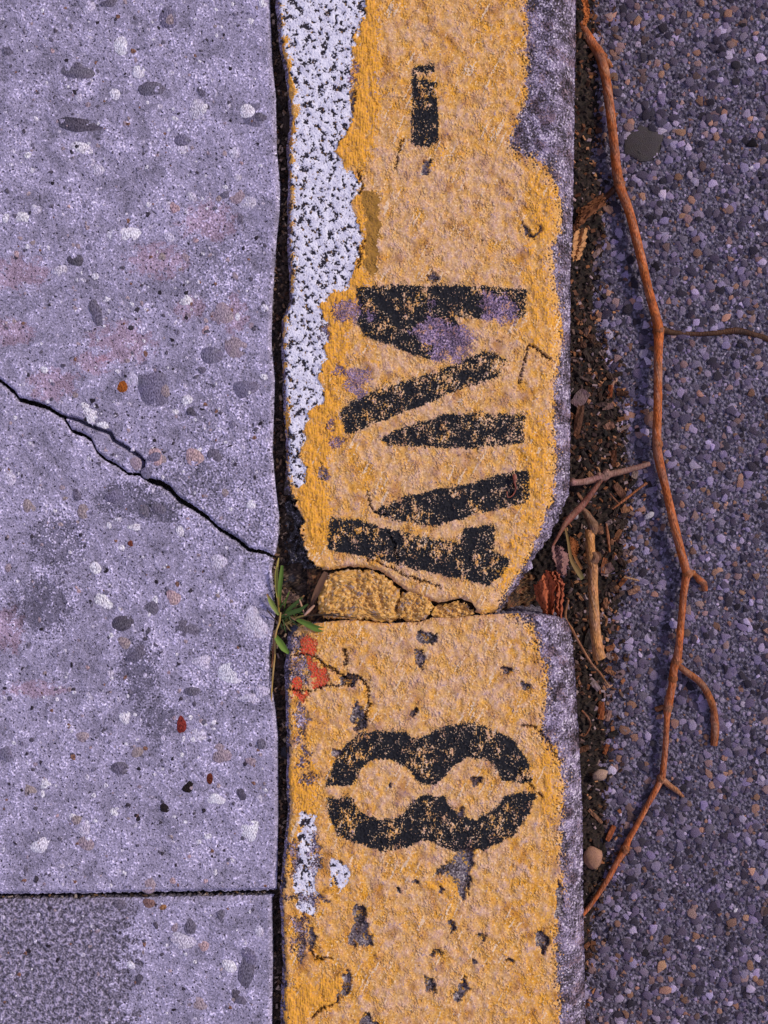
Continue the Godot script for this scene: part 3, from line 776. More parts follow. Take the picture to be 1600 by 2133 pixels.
func build_pavement():
	var pv := top("pavement", "lilac grey cracked concrete pavement left of the yellow kerb", "pavement", "", "structure")
	var mp := pave_maps()
	var m := relief_mat(mp[0], mp[1], 0.9)
	var uv0 := Vector2(PX0 - 0.6, PY0 - 0.6); var uvs := Vector2(int(PW / 1.2) * 1.2, PHH * 1.2)
	var x0 := -120.0
	var edge := func(s: float, y: float) -> float: return lerpf(x0, look(t_pvr, y), s)
	var memo := {}
	var crack_at := func(s: float, sg: float) -> float:
		var key := s * sg
		if memo.has(key): return memo[key]
		var x := lerpf(x0, 572.0, s)
		for k in 3:
			var yy := curve(CRACK, x) + sg * curve(CRACK_W, x) * 0.5
			x = lerpf(x0, curve(PV_R, yy), s)
		memo[key] = curve(CRACK, x) + sg * (curve(CRACK_W, x) * 0.5 + 1.6 * n_mid.get_noise_2d(x * 1.6, sg * 50.0) + 1.2 * n_fine.get_noise_2d(x, sg * 70.0))
		return memo[key]
	var joint_at := func(s: float, sg: float) -> float:
		var x := lerpf(x0, 572.0, s)
		return look(t_joint, x) + sg * (5.5 + 2.6 * n_mid.get_noise_2d(x, sg * 90.0) + 1.6 * n_fine.get_noise_2d(x, sg * 40.0))
	var slabs := [
		["paving_slab", "slab part above the long diagonal crack", func(s: float, t: float) -> Vector2:
			var y := lerpf(-140.0, crack_at.call(s, -1.0), t)
			return Vector2(edge.call(s, y), y), 276, 380],
		["paving_slab", "slab part between the diagonal crack and the straight joint", func(s: float, t: float) -> Vector2:
			var y := lerpf(crack_at.call(s, 1.0), joint_at.call(s, -1.0), t)
			return Vector2(edge.call(s, y), y), 276, 370],
		["paving_slab", "slab beyond the straight joint, with a worn sandy corner", func(s: float, t: float) -> Vector2:
			var y := lerpf(joint_at.call(s, 1.0), 2290.0, t)
			return Vector2(edge.call(s, y), y), 276, 170]]
	var parts := []
	for q in slabs:
		var o := node(q[0], sheet(q[3], q[4], q[2], pave_height, PAVE, uv0, uvs, PAVE - 0.03, m, mat_side), pv)
		o.set_meta("label", q[1])
		parts.append(o)
	# stones of the concrete laid open at its surface, and dark discs for holes
	var W := lin(250, 247, 252); var G := lin(126, 120, 134); var DG := lin(104, 98, 110); var B := lin(138, 132, 152); var T := lin(180, 162, 168); var L := lin(226, 219, 234)
	var spots := [[165, 260, 47, 17, -0.15, DG], [160, 150, 32, 17, -0.1, G], [316, 186, 30, 17, 0.1, G], [350, 38, 20, 24, 0.1, B], [530, 240, 24, 28, 0, B], [228, 6, 18, 9, 0, G], [318, 800, 32, 60, 0.15, B],
		[258, 490, 33, 20, -0.1, W], [252, 95, 18, 18, 0.3, W], [240, 196, 12, 13, 0, W], [170, 308, 23, 14, -0.2, W], [411, 228, 19, 23, 0, L], [372, 308, 21, 16, 0.2, L], [50, 455, 19, 15, 0, W], [388, 627, 14, 12, 0, W], [75, 437, 12, 10, 0, L], [205, 355, 12, 14, 0, L], [350, 430, 12, 14, 0, L], [495, 370, 9, 8, 0, L], [465, 655, 20, 26, 0.4, T], [490, 715, 26, 34, 0.2, T], [525, 425, 26, 16, 0, L], [470, 405, 12, 10, 0, G], [500, 458, 6, 14, 0, G], [200, 650, 14, 26, 0.2, G], [18, 105, 14, 12, 0, G],
		[255, 806, 12, 13, 0, lin(176, 100, 40)], [378, 1510, 10, 20, 0, lin(146, 58, 48)], [437, 1622, 8, 12, 0, lin(110, 52, 36)], [272, 1132, 6, 7, 0, lin(130, 70, 50)], [392, 1640, 13, 12, 0, lin(42, 34, 30)], [343, 1683, 9, 12, 0.3, lin(48, 40, 40)],  # the near-black ones are holes, their inner shade painted as flat discs
		[316, 1268, 13, 20, 0.3, G], [256, 1298, 27, 16, -0.2, DG], [290, 1365, 26, 18, 0, G], [485, 1402, 32, 26, 0, W], [530, 1300, 26, 34, 0.3, L], [385, 1310, 26, 24, 0, G], [545, 1440, 16, 14, 0, L], [450, 1665, 18, 12, 0, W], [520, 1730, 20, 22, 0, W], [410, 1530, 20, 16, 0, L], [300, 1065, 12, 14, 0, G], [330, 1060, 16, 12, 0, G], [240, 1035, 20, 16, 0, B], [160, 1032, 10, 12, 0, G], [375, 1107, 9, 13, 0, W], [280, 1098, 14, 8, 0, W], [495, 1140, 16, 14, 0, L], [435, 1085, 10, 8, 0, L], [455, 1170, 22, 14, 0.1, L], [440, 740, 26, 18, 0.2, B], [510, 810, 24, 20, 0, B], [550, 785, 9, 7, 0, W], [420, 770, 9, 9, 0, G], [390, 833, 14, 10, 0, W], [365, 858, 8, 6, 0, W], [175, 845, 10, 8, 0, W], [215, 885, 14, 8, 0, W], [283, 965, 13, 14, 0, T], [322, 952, 16, 10, 0.3, B], [306, 984, 12, 14, 0, B], [420, 1380, 22, 14, 0, L], [400, 1440, 18, 10, 0, G], [520, 1455, 24, 10, 0, L], [445, 1505, 7, 6, 0, W], [545, 1550, 12, 10, 0, G], [250, 1600, 20, 14, 0, G],
		[515, 2015, 15, 52, -0.25, G], [478, 2012, 13, 18, 0.4, W], [490, 2075, 7, 18, 0, DG], [460, 1905, 9, 12, 0, G], [310, 1882, 14, 10, 0, lin(150, 118, 108)], [340, 1890, 8, 7, 0, lin(170, 124, 84)], [250, 1884, 16, 9, 0, G], [325, 1928, 5, 9, 0.4, DG], [290, 2040, 8, 12, 0, DG], [410, 2090, 22, 14, 0, T], [380, 1960, 26, 18, 0, L], [540, 1940, 10, 14, 0, L]]
	for k in 240:
		var x := rng.randf_range(6, 552); var y := rng.randf_range(5, 2125)
		if absf(y - curve(CRACK, x)) < 22.0 or absf(y - curve(JOINT, x)) < 20.0 or (y > 1870.0 and x < 270.0): continue
		var r := 3.5 + 15.0 * pow(rng.randf(), 2.8)
		spots.append([x, y, r * rng.randf_range(0.7, 1.3), r * rng.randf_range(0.7, 1.2), rng.randf() * 3.0, [W, L, G, DG, T, B, L, W, lin(206, 176, 176), lin(176, 160, 158)][rng.randi() % 10]])
	for q in spots:
		if absf(q[1] - curve(CRACK, q[0])) < maxf(q[2], q[3]) + 8.0 and q[1] > 1000: continue
		var which := 0
		if q[1] > curve(CRACK, q[0]): which = 1
		if q[1] > curve(JOINT, q[0]): which = 2
		var hgt := PAVE + 0.001 * pave_height(q[0], q[1])
		var at := P(q[0], q[1], PAVE); at.y = hgt
		var mb := MB.new()
		var big: bool = maxf(q[2], q[3]) > 14.0
		pebble(mb, Vector3.ZERO, q[2] * S, q[3] * S, 0.00016, 0.0005, q[4], q[5], 17 if big else 9, 0.2, 0.93)
		var o := node("aggregate_or_hole", mb.mesh(mat_flush), parts[which])
		o.position = at
	# sand and small stones laid open, too small to pick apart
	var grains := [MB.new(), MB.new(), MB.new()]
	var sand := [W, W, L, L, L, G, DG, DG, T, B, lin(74, 68, 76), lin(56, 50, 56), lin(150, 112, 92), lin(196, 176, 176)]
	for k in 3000:
		var x := rng.randf_range(-20, 556); var y := rng.randf_range(-40, 2170)
		if absf(y - look(t_crack, x)) < 12.0 or absf(y - look(t_joint, x)) < 14.0 or look(t_pvr, y) - x < 8.0: continue
		if n_low.get_noise_2d(x * 1.3 + 90.0, y * 1.3) + rng.randf_range(-0.5, 0.5) < -0.12: continue
		var r := 1.6 + 4.4 * pow(rng.randf(), 2.0)
		var at := P(x, y, PAVE); at.y = PAVE + 0.001 * pave_height(x, y)
		var which := 2 if y > look(t_joint, x) else (1 if y > look(t_crack, x) else 0)
		pebble(grains[which], at, r * S * rng.randf_range(0.7, 1.5), r * S * rng.randf_range(0.7, 1.2), 0.00012, 0.0004, rng.randf() * TAU, sand[rng.randi() % sand.size()], 7, 0.28, 0.85)
	for k in 3:
		var o := node("sand_grains", grains[k].mesh(mat_flush), parts[k])
		o.set_meta("kind", "stuff")
	# the pavement goes on outside the picture
	var far_m := mat_side
	for q in [[-0.783, 0.002, 1.126, 0.570], [-0.691, -0.789, 1.27, 1.0], [-0.691, 0.793, 1.27, 1.0], [-1.9, 0.0, 1.1, 2.6]]:
		var bm := BoxMesh.new(); bm.size = Vector3(q[2], 0.05, q[3]); bm.material = far_m
		var o := node("paving_slab", bm, pv)
		o.position = Vector3(q[0], PAVE - 0.0255, q[1])

func build_kerb():
	var kb := top("kerb", "worn yellow painted kerb of two stones with black stencilled marks", "kerb", "", "structure")
	var up := kerb_maps(-150, 1300, UP_L, UP_R)
	var lo := kerb_maps(1260, 2290, LO_L, LO_R)
	var hu: PackedFloat32Array = up[2]
	var hl: PackedFloat32Array = lo[2]
	var t_ul := table(UP_L); var t_ur := table(UP_R); var t_ue := table(UP_END); var t_ll := table(LO_L); var t_lr := table(LO_R); var t_ls := table(LO_START)
	var ends := {}
	var at_up := func(s: float, t: float) -> Vector2:
		if not ends.has(s):
			var yy := 1200.0; var x := 900.0
			for k in 4:
				x = lerpf(look(t_ul, yy), look(t_ur, yy) + 4.0, s)
				yy = look(t_ue, x) + 2.0 * n_mid.get_noise_2d(x, 44.0)
			ends[s] = yy
		var y := lerpf(-145.0, ends[s], t)
		return Vector2(lerpf(look(t_ul, y) + 2.5 * n_warp.get_noise_2d(0.0, y), look(t_ur, y) + 4.0 + 1.5 * n_mid.get_noise_2d(900.0, y) + (9.0 * n_warp.get_noise_2d(200.0, y) + 5.0 * n_mid.get_noise_2d(300.0, y)) * smoothstep(1030.0, 1080.0, y), s), y)
	var h_up := func(x: float, y: float) -> float:
		var v: float = hu[clampi(int(y) + 150, 0, 1449) * KW + clampi(int(x) - KX0, 0, KW - 1)]
		var de := look(t_ue, x) - y
		if de < 10.0 and x < 1070.0: v -= 2.4 * pow(1.0 - maxf(de, 0.0) / 10.0, 2.0)
		return v
	var a := node("kerb_stone", sheet(262, 560, at_up, h_up, 0.0, Vector2(KX0, -150), Vector2(KW, 1450), -0.10, relief_mat(up[0], up[1]), mat_side), kb)
	a.set_meta("label", "longer kerb stone with white strip and broken foot")
	var starts := {}
	var at_lo := func(s: float, t: float) -> Vector2:
		if not starts.has(s):
			var yy := 1300.0; var x := 900.0
			for k in 4:
				x = lerpf(look(t_ll, yy), look(t_lr, yy) + 4.0, s)
				yy = look(t_ls, x) + 1.5 * n_mid.get_noise_2d(x, 66.0)
			starts[s] = yy
		var y := lerpf(starts[s], 2285.0, t)
		return Vector2(lerpf(look(t_ll, y) + 2.5 * n_warp.get_noise_2d(50.0, y), look(t_lr, y) + 4.0 + 1.5 * n_mid.get_noise_2d(400.0, y), s), y)
	var h_lo := func(x: float, y: float) -> float:
		var v: float = hl[clampi(int(y) - 1260, 0, 1029) * KW + clampi(int(x) - KX0, 0, KW - 1)]
		var de := y - look(t_ls, x)
		if de < 10.0: v -= 2.6 * pow(1.0 - maxf(de, 0.0) / 10.0, 2.0)
		var ce := Vector2(x - 1190.0, y - 1300.0).length()
		if ce < 60.0: v -= 4.0 * pow(1.0 - ce / 60.0, 2.0)
		ce = Vector2(x - 600.0, y - 1310.0).length()
		if ce < 50.0: v -= 6.0 * pow(1.0 - ce / 50.0, 1.5)
		return v
	var b := node("kerb_stone", sheet(262, 400, at_lo, h_lo, 0.0, Vector2(KX0, 1260), Vector2(KW, 1030), -0.10, relief_mat(lo[0], lo[1]), mat_side), kb)
	b.set_meta("label", "nearer kerb stone with the stencilled figure eight")
	# broken lumps in the joint between the stones
	lump(kb, [[672, 1206], [690, 1194], [729, 1186], [765, 1189], [793, 1196], [815, 1209], [828, 1224], [834, 1240], [826, 1262], [832, 1284], [810, 1296], [760, 1290], [722, 1291], [690, 1288], [668, 1280], [664, 1245]], 0.6, "broken lump of painted cement in the joint")
	lump(kb, [[838, 1238], [858, 1230], [880, 1236], [898, 1254], [900, 1270], [888, 1286], [866, 1295], [840, 1292], [828, 1276], [830, 1254]], 1.0, "small rounded lump of painted cement in the joint")
	lump(kb, [[903, 1266], [930, 1258], [958, 1253], [976, 1262], [985, 1279], [962, 1286], [928, 1289], [905, 1285]], -2.6, "low sunken scrap of painted cement right of the lumps")
	# more kerb outside the picture
	var ym := smat(Color.WHITE, 0.88)
	ym.uv1_triplanar = true; ym.uv1_world_triplanar = true; ym.uv1_scale = Vector3(9, 9, 9)
	ym.albedo_texture = noise_tex(19, 0.06, 5, [PackedFloat32Array([0.0, 0.3, 0.34, 1.0]), PackedColorArray([Color(0.35, 0.33, 0.36), Color(0.45, 0.42, 0.44), Color(0.74, 0.54, 0.26), Color(0.84, 0.62, 0.32)])])
	ym.heightmap_enabled = true; ym.heightmap_texture = noise_tex(20, 0.08, 4); ym.heightmap_scale = 0.08
	for z in [-0.787, 0.789]:
		var bm := BoxMesh.new(); bm.size = Vector3(0.144, 0.1, 1.0); bm.material = ym
		var o := node("kerb_stone", bm, kb)
		o.position = Vector3(0.022, -0.0505, z)

func lump(parent: Node, outline: Array, rise: float, label: String):
	var c := Vector2.ZERO
	for q in outline: c += Vector2(q[0], q[1])
	c /= outline.size()
	var poly := PackedVector2Array()
	var m := outline.size()
	for k in m:
		var a := Vector2(outline[k][0], outline[k][1]); var b := Vector2(outline[(k + 1) % m][0], outline[(k + 1) % m][1])
		var a0 := Vector2(outline[(k + m - 1) % m][0], outline[(k + m - 1) % m][1]); var b1 := Vector2(outline[(k + 2) % m][0], outline[(k + 2) % m][1])
		for s in 9: poly.append(a.cubic_interpolate(b, a0, b1, s / 9.0))
	var mb := MB.new()
	var rings := 44
	var np := poly.size()
	var pos := []
	for r in rings + 4:
		for k in np:
			var f := minf(float(r) / rings, 1.0)
			var q := c.lerp(poly[k], f)
			q += Vector2(n_mid.get_noise_2d(q.x * 1.4, q.y * 1.4), n_mid.get_noise_2d(q.x * 1.4 + 80.0, q.y * 1.4)) * 6.0 * f
			var h := rise * (1.0 - pow(f, 8.0)) - 1.8 * pow(f, 14.0) + 1.5 * n_warp.get_noise_2d(q.x * 0.8, q.y * 0.8) + 1.3 * n_mid.get_noise_2d(q.x, q.y) + 0.8 * n_fine.get_noise_2d(q.x * 0.8, q.y * 0.8)
			if r > rings: h = -2.0 - (r - rings) * 6.0
			pos.append(P(q.x, q.y, h * 0.001))
	for r in rings + 4:
		for k in np:
			var p: Vector3 = pos[r * np + k]
			var du: Vector3 = pos[r * np + (k + 1) % np] - pos[r * np + (k + np - 1) % np]
			var dr: Vector3 = pos[mini(r + 1, rings + 3) * np + k] - pos[maxi(r - 1, 0) * np + k]
			var nn := du.cross(dr).normalized() if r > 0 else Vector3.UP
			var x := p.x / S; var y := p.z / S
			var cc := n_fine.get_noise_2d(x, y); var g := n_grain.get_noise_2d(x, y); var a := n_warp.get_noise_2d(x, y)
			var col := lin(200 + 18 * cc, 152 + 18 * cc, 84 + 24 * g)
			if g + cc * 0.6 > 0.62: col = lin(226, 196, 146)
			if a + cc * 0.7 > 0.62: col = lin(150 + 30 * g, 132 + 28 * g, 124 + 30 * g)
			if cc - g * 0.5 < -0.55: col = lin(128, 90, 48)
			if r > rings: col = lin(104 + 30 * g, 96 + 28 * g, 98)
			mb.vert(p, nn, col)
	for r in rings + 3:
		for k in np:
			var a := r * np + k; var b := r * np + (k + 1) % np
			mb.i.append_array([a, b, a + np, b, b + np, a + np])
	var o := node("cement_lump", mb.mesh(mat_vertex), parent)
	o.set_meta("label", label)

func build_road():
	var road := top("road", "dark purplish grey asphalt road on the low side of the kerb", "road", "", "structure")
	var pm := PlaneMesh.new(); pm.size = Vector2(40, 80)
	var m := smat(Color.WHITE, 0.85)
	m.uv1_triplanar = true; m.uv1_world_triplanar = true; m.uv1_scale = Vector3(10, 10, 10)
	m.albedo_texture = noise_tex(21, 0.07, 4, [PackedFloat32Array([0.0, 0.4, 0.62, 1.0]), PackedColorArray([Color(0.18, 0.17, 0.20), Color(0.28, 0.26, 0.31), Color(0.42, 0.40, 0.46), Color(0.62, 0.59, 0.66)])])
	m.heightmap_enabled = true; m.heightmap_texture = noise_tex(22, 0.09, 3); m.heightmap_scale = 0.15
	pm.material = m
	var bed := node("asphalt_binder", pm, road)
	bed.position = Vector3(20.06, ROAD, 0)
	# stones of the asphalt; the largest in view singly, the rest together
	var spots := []
	var step := 0.0026
	var x := 0.098
	while x < 0.262:
		var z := -0.36
		while z < 0.36:
			if rng.randf() < 0.93:
				var r := step * (0.28 + 0.9 * pow(rng.randf(), 3.0))
				spots.append([x + rng.randf_range(-0.5, 0.5) * step, z + rng.randf_range(-0.5, 0.5) * step, r])
			z += step
		x += step
	var key := func(q: Array) -> float:
		var seen: bool = q[0] > 0.112 and q[0] < 0.208 and absf(q[1]) < 0.27
		return q[2] if seen else 0.0
	spots.sort_custom(func(a, b): return key.call(a) > key.call(b))
	var rest := MB.new()
	var tones := [lin(154, 146, 164), lin(130, 122, 138), lin(106, 99, 114), lin(186, 177, 194), lin(78, 73, 84), lin(148, 124, 114), lin(168, 132, 106), lin(120, 112, 130), lin(98, 92, 104), lin(66, 62, 70), lin(142, 134, 156)]
	for k in spots.size():
		var q: Array = spots[k]
		var col: Color = jit(tones[rng.randi() % tones.size()], 0.2)
		var mot := 1.0 + 0.75 * n_low.get_noise_2d(q[0] / S * 1.3, q[1] / S * 1.3) + 0.35 * n_warp.get_noise_2d(q[0] / S * 0.6, q[1] / S * 0.6)      # worn and tarry areas
		col = Color(col.r * mot * 1.16, col.g * mot * 1.1, col.b * mot * 1.2)
		var at := Vector3(q[0], ROAD + rng.randf_range(-0.0004, 0.0006), q[1])
		var up: float = q[2] * rng.randf_range(0.12, 0.5)
		if k < 290:
			var mb := MB.new()
			pebble(mb, Vector3.ZERO, q[2] * rng.randf_range(0.85, 1.2), q[2] * rng.randf_range(0.85, 1.2), up, 0.001, rng.randf() * TAU, col, 8, 0.3, rng.randf_range(0.6, 0.86))
			var o := node("asphalt_stone", mb.mesh(mat_stone), road)
			o.position = at
		else:
			pebble(rest, at, q[2] * rng.randf_range(0.8, 1.3), q[2] * rng.randf_range(0.8, 1.3), up, 0.001, rng.randf() * TAU, col, 6, 0.32, rng.randf_range(0.58, 0.86))
	var rs := node("asphalt_chippings", rest.mesh(mat_stone), road)
	rs.set_meta("kind", "stuff")
	# ground far behind the pavement
	var gm := PlaneMesh.new(); gm.size = Vector2(80, 80); gm.material = mat_side
	var g := top("ground", "bare grey ground far behind the pavement", "ground", "", "structure", gm)
	g.position = Vector3(-39.95, -0.11, 0)

func soil_strip(called: String, label: String, cat: String, nu: int, nv: int, left: Array, right: Array, y0: float, y1: float, level: float, height: Callable, tones: Array):
	var mb := MB.new()
	var pos := []
	for j in nv + 1:
		var y := lerpf(y0, y1, float(j) / nv)
		for i in nu + 1:
			var s := float(i) / nu
			var x := lerpf(curve(left, y), curve(right, y) + 14.0 * n_warp.get_noise_2d(30.0, y * 2.0), s)
			var p := P(x, y, level)
			p.y += 0.001 * float(height.call(s, x, y))
			pos.append(p)
	for j in nv + 1:
		for i in nu + 1:
			var k := j * (nu + 1) + i
			var dx: Vector3 = pos[j * (nu + 1) + mini(i + 1, nu)] - pos[j * (nu + 1) + maxi(i - 1, 0)]
			var dz: Vector3 = pos[mini(j + 1, nv) * (nu + 1) + i] - pos[maxi(j - 1, 0) * (nu + 1) + i]
			var q: Vector3 = pos[k] / S
			var f := clampf(0.5 + 0.8 * n_fine.get_noise_2d(q.x + 40.0, q.z) + 0.5 * n_warp.get_noise_2d(q.x, q.z + 60.0), 0.0, 0.999) * (tones.size() - 1)
			mb.vert(pos[k], dz.cross(dx).normalized(), jit((tones[int(f)] as Color).lerp(tones[int(f) + 1], f - int(f)), 0.25))
	for j in nv:
		for i in nu:
			var k := j * (nu + 1) + i
			mb.i.append_array([k, k + 1, k + nu + 1, k + 1, k + nu + 2, k + nu + 1])
	top(called, label, cat, "", "stuff", mb.mesh(mat_vertex))

func build_gap():
	# earth in the open joint between pavement and kerb, and under the broken foot
	var hgt := func(_s: float, x: float, y: float) -> float: return 1.6 * n_warp.get_noise_2d(x, y) + 1.8 * n_mid.get_noise_2d(x, y) + 1.0 * n_fine.get_noise_2d(x, y)
	soil_strip("joint_soil", "dark earth filling the open joint between pavement and kerb", "soil", 40, 900, [[-150, 535], [2300, 540]], [[-150, 605], [1000, 635], [1100, 690], [1300, 690], [1400, 640], [2300, 635]], -145.0, 2290.0, -0.0085, hgt, [lin(40, 34, 32), lin(56, 46, 40), lin(78, 62, 50), lin(106, 90, 78)])
	var hj := func(_s: float, x: float, y: float) -> float: return 1.2 * n_warp.get_noise_2d(x, y) + 1.2 * n_mid.get_noise_2d(x, y) + 0.8 * n_fine.get_noise_2d(x, y) - 45.0 * smoothstep(1020.0, 1110.0, x)
	soil_strip("joint_dirt", "brown dirt packed into the joint between the two kerb stones", "dirt", 200, 60, [[1150, 640], [1340, 640]], [[1150, 1130], [1340, 1130]], 1165.0, 1335.0, -0.0060, hj, [lin(34, 28, 26), lin(52, 42, 36), lin(74, 56, 44), lin(126, 94, 62), lin(112, 66, 50)])
	var hb := func(_s: float, x: float, y: float) -> float: return 1.0 * n_warp.get_noise_2d(x, y) + 1.2 * n_mid.get_noise_2d(x, y)
	soil_strip("bedding_sand", "dark sand showing deep in the pavement's crack and straight joint", "sand", 200, 420, [[-150, -118], [2300, -118]], [[-150, 552], [2300, 552]], 690.0, 1930.0, -0.0135, hb, [lin(40, 36, 36), lin(58, 50, 46), lin(84, 74, 66)])
	# crumbs lying in the joint
	var mb := MB.new()
	for k in 620:
		var y := rng.randf_range(-20, 2150)
		var x := lerpf(curve(PV_R, y), 598.0, rng.randf())
		var c: Color = [lin(60, 46, 38), lin(40, 34, 32), lin(110, 86, 64), lin(150, 128, 108), lin(86, 58, 40)][rng.randi() % 5]
		chip(mb, P(x, y, rng.randf_range(-0.008, -0.0055)), rng.randf_range(0.0008, 0.003), rng.randf_range(0.0006, 0.0014), rng.randf_range(0.0004, 0.001), Basis.from_euler(Vector3(rng.randf_range(-0.6, 0.6), rng.randf() * TAU, rng.randf_range(-0.6, 0.6))), c)
	for k in 90:
		var x := rng.randf_range(0, 560)
		chip(mb, P(x, curve(JOINT, x) + rng.randf_range(-5, 5), rng.randf_range(-0.0115, -0.006)), rng.randf_range(0.001, 0.003), rng.randf_range(0.0006, 0.0014), 0.0008, Basis.from_euler(Vector3(rng.randf_range(-0.6, 0.6), rng.randf() * TAU, rng.randf_range(-0.6, 0.6))), [lin(110, 86, 64), lin(70, 60, 54), lin(150, 136, 130)][rng.randi() % 3])
	for k in 160:
		var y := rng.randf_range(1180, 1300); var x := rng.randf_range(590, 680)
		chip(mb, P(x, y, rng.randf_range(-0.012, -0.009)), rng.randf_range(0.001, 0.004), rng.randf_range(0.0006, 0.0016), 0.0007, Basis.from_euler(Vector3(rng.randf_range(-0.6, 0.6), rng.randf() * TAU, rng.randf_range(-0.6, 0.6))), [lin(60, 46, 38), lin(40, 34, 32), lin(110, 86, 64)][rng.randi() % 3])
	top("joint_crumbs", "brown crumbs lying in the joint beside the pavement", "crumbs", "", "stuff", mb.mesh(mat_vertex))

const SOIL_R := [[-150, 1240], [0, 1240], [200, 1255], [330, 1240], [420, 1275], [520, 1250], [650, 1240], [720, 1262], [800, 1288], [900, 1308], [1000, 1320], [1100, 1312], [1200, 1308], [1300, 1284], [1400, 1268], [1500, 1272], [1600, 1268], [1700, 1268], [1800, 1278], [1900, 1240], [2000, 1228], [2133, 1222], [2300, 1220]]

func soil_h(x: float, y: float) -> float:      # mm over the road
	var s := (x - 1150.0) / maxf(curve(SOIL_R, y) - 1150.0, 10.0)
	return 11.0 * (1.0 - pow(clampf(s, 0.0, 1.0), 1.6)) - 1.0

func build_gutter():
	var hgt := func(s: float, x: float, y: float) -> float: return (soil_h(x, y) + 1.5 * n_warp.get_noise_2d(x, y) + 1.6 * n_mid.get_noise_2d(x, y) + 0.9 * n_fine.get_noise_2d(x, y)) * (1.0 if s < 0.97 else 0.2)
	soil_strip("gutter_soil", "dark brown soil heaped in the gutter along the kerb foot", "soil", 90, 900, [[-150, 1060], [2300, 1060]], SOIL_R, -145.0, 2290.0, ROAD, hgt, [lin(26, 22, 21), lin(36, 30, 28), lin(46, 38, 34), lin(64, 52, 44)])
	var tones := [lin(92, 60, 42), lin(56, 42, 36), lin(124, 80, 52), lin(40, 34, 32), lin(64, 50, 44), lin(156, 110, 78), lin(96, 76, 70), lin(48, 38, 34), lin(142, 122, 122), lin(72, 50, 38)]
	var mb := MB.new()
	for k in 3600:
		var y := rng.randf_range(-30, 2160)
		var thick := 1.0 if y > 650 and y < 1450 else 0.45
		if rng.randf() > thick: continue
		var f := pow(rng.randf(), 0.85)
		var x := lerpf(1165.0, curve(SOIL_R, y) + (40.0 if rng.randf() < 0.25 else 6.0), f)
		var h := ROAD + 0.001 * maxf(soil_h(x, y), 0.0) + rng.randf_range(0.0003, 0.0016)
		var l := rng.randf_range(0.0009, 0.0034)
		chip(mb, P(x, y, h), l, l * rng.randf_range(0.3, 0.8), l * rng.randf_range(0.2, 0.5), Basis.from_euler(Vector3(rng.randf_range(-0.7, 0.7), rng.randf() * TAU, rng.randf_range(-0.7, 0.7))), tones[rng.randi() % tones.size()])
	top("bark_crumbs", "fine brown bark crumbs scattered over the gutter soil", "crumbs", "", "stuff", mb.mesh(mat_vertex))
	# chips that can be told apart
	var own := [[1205, 875, 62, 17, 1.45, lin(112, 78, 58), "brown splinter lying against the kerb face near the stencilled letter"], [1208, 830, 40, 28, 0.9, lin(128, 106, 110), "grey brown bark flake touching the kerb edge"], [1271, 815, 26, 10, 1.5, lin(150, 78, 40), "orange brown wood chip standing out in the dark soil"], [1278, 955, 34, 12, 1.5, lin(112, 70, 46), "upright brown chip just above the pink twig"], [1290, 1022, 34, 17, -0.9, lin(118, 80, 62), "blunt brown chip below the pink twig"], [1265, 847, 24, 14, 0.2, lin(138, 110, 100), "pale brown square chip in the soil"], [1268, 888, 22, 16, 0.5, lin(170, 128, 104), "light tan crumb of bark in the soil"],
		[1258, 1178, 32, 12, 1.4, lin(150, 92, 56), "split chip beside the straw twig's second node"], [1262, 1185, 30, 22, 0.5, lin(140, 112, 108), "greyish flat chip right of the straw twig"], [1240, 1235, 22, 14, 0.8, lin(120, 84, 66), "round brown crumb under the straw twig"], [1298, 1210, 26, 10, 0.9, lin(150, 92, 52), "narrow orange chip near the asphalt edge"], [1318, 1232, 20, 12, 0.3, lin(168, 128, 108), "pale chip at the edge of the soil"], [1252, 1480, 36, 14, 1.5, lin(158, 88, 48), "orange brown chip upright in the lower gutter"], [1266, 1490, 24, 14, 1.4, lin(166, 130, 118), "pinkish chip next to the orange brown one"], [1238, 1425, 30, 14, -0.9, lin(150, 132, 138), "grey stone chip under the cut end of the straw twig"], [1270, 1350, 18, 12, 0.3, lin(150, 96, 62), "small reddish chip right of the twig's cut end"], [1228, 1330, 40, 22, 1.3, lin(58, 50, 46), "dark flat bark piece left of the straw twig"], [1232, 1290, 22, 10, 0.6, lin(66, 50, 40), "short dark splinter left of the straw twig"], [1215, 1560, 24, 12, 0.4, lin(110, 74, 52), "brown chip by the kerb beside the figure eight"], [1262, 1560, 22, 10, 1.2, lin(158, 92, 52), "thin orange chip below the upright ones"], [1240, 1700, 40, 8, -0.8, lin(150, 110, 84), "long pale splinter above the lower pebble"], [1272, 1735, 34, 12, 1.1, lin(160, 90, 52), "red brown chip beside the vine's lower end"]]
	for q in own:
		chip_thing(q[0], q[1], q[2], q[3], q[4], q[5], q[6], "")
	for k in 90:
		var y := rng.randf_range(690, 1420) if k < 62 else rng.randf_range(20, 2120)
		var x := lerpf(1202.0, curve(SOIL_R, y) + 8.0, rng.randf())
		chip_thing(x, y, rng.randf_range(11, 26), rng.randf_range(6, 13), rng.randf() * TAU, jit(tones[rng.randi() % tones.size()], 0.15), "small brown bark chip strewn among others over the gutter soil", "small bark chips in the gutter")

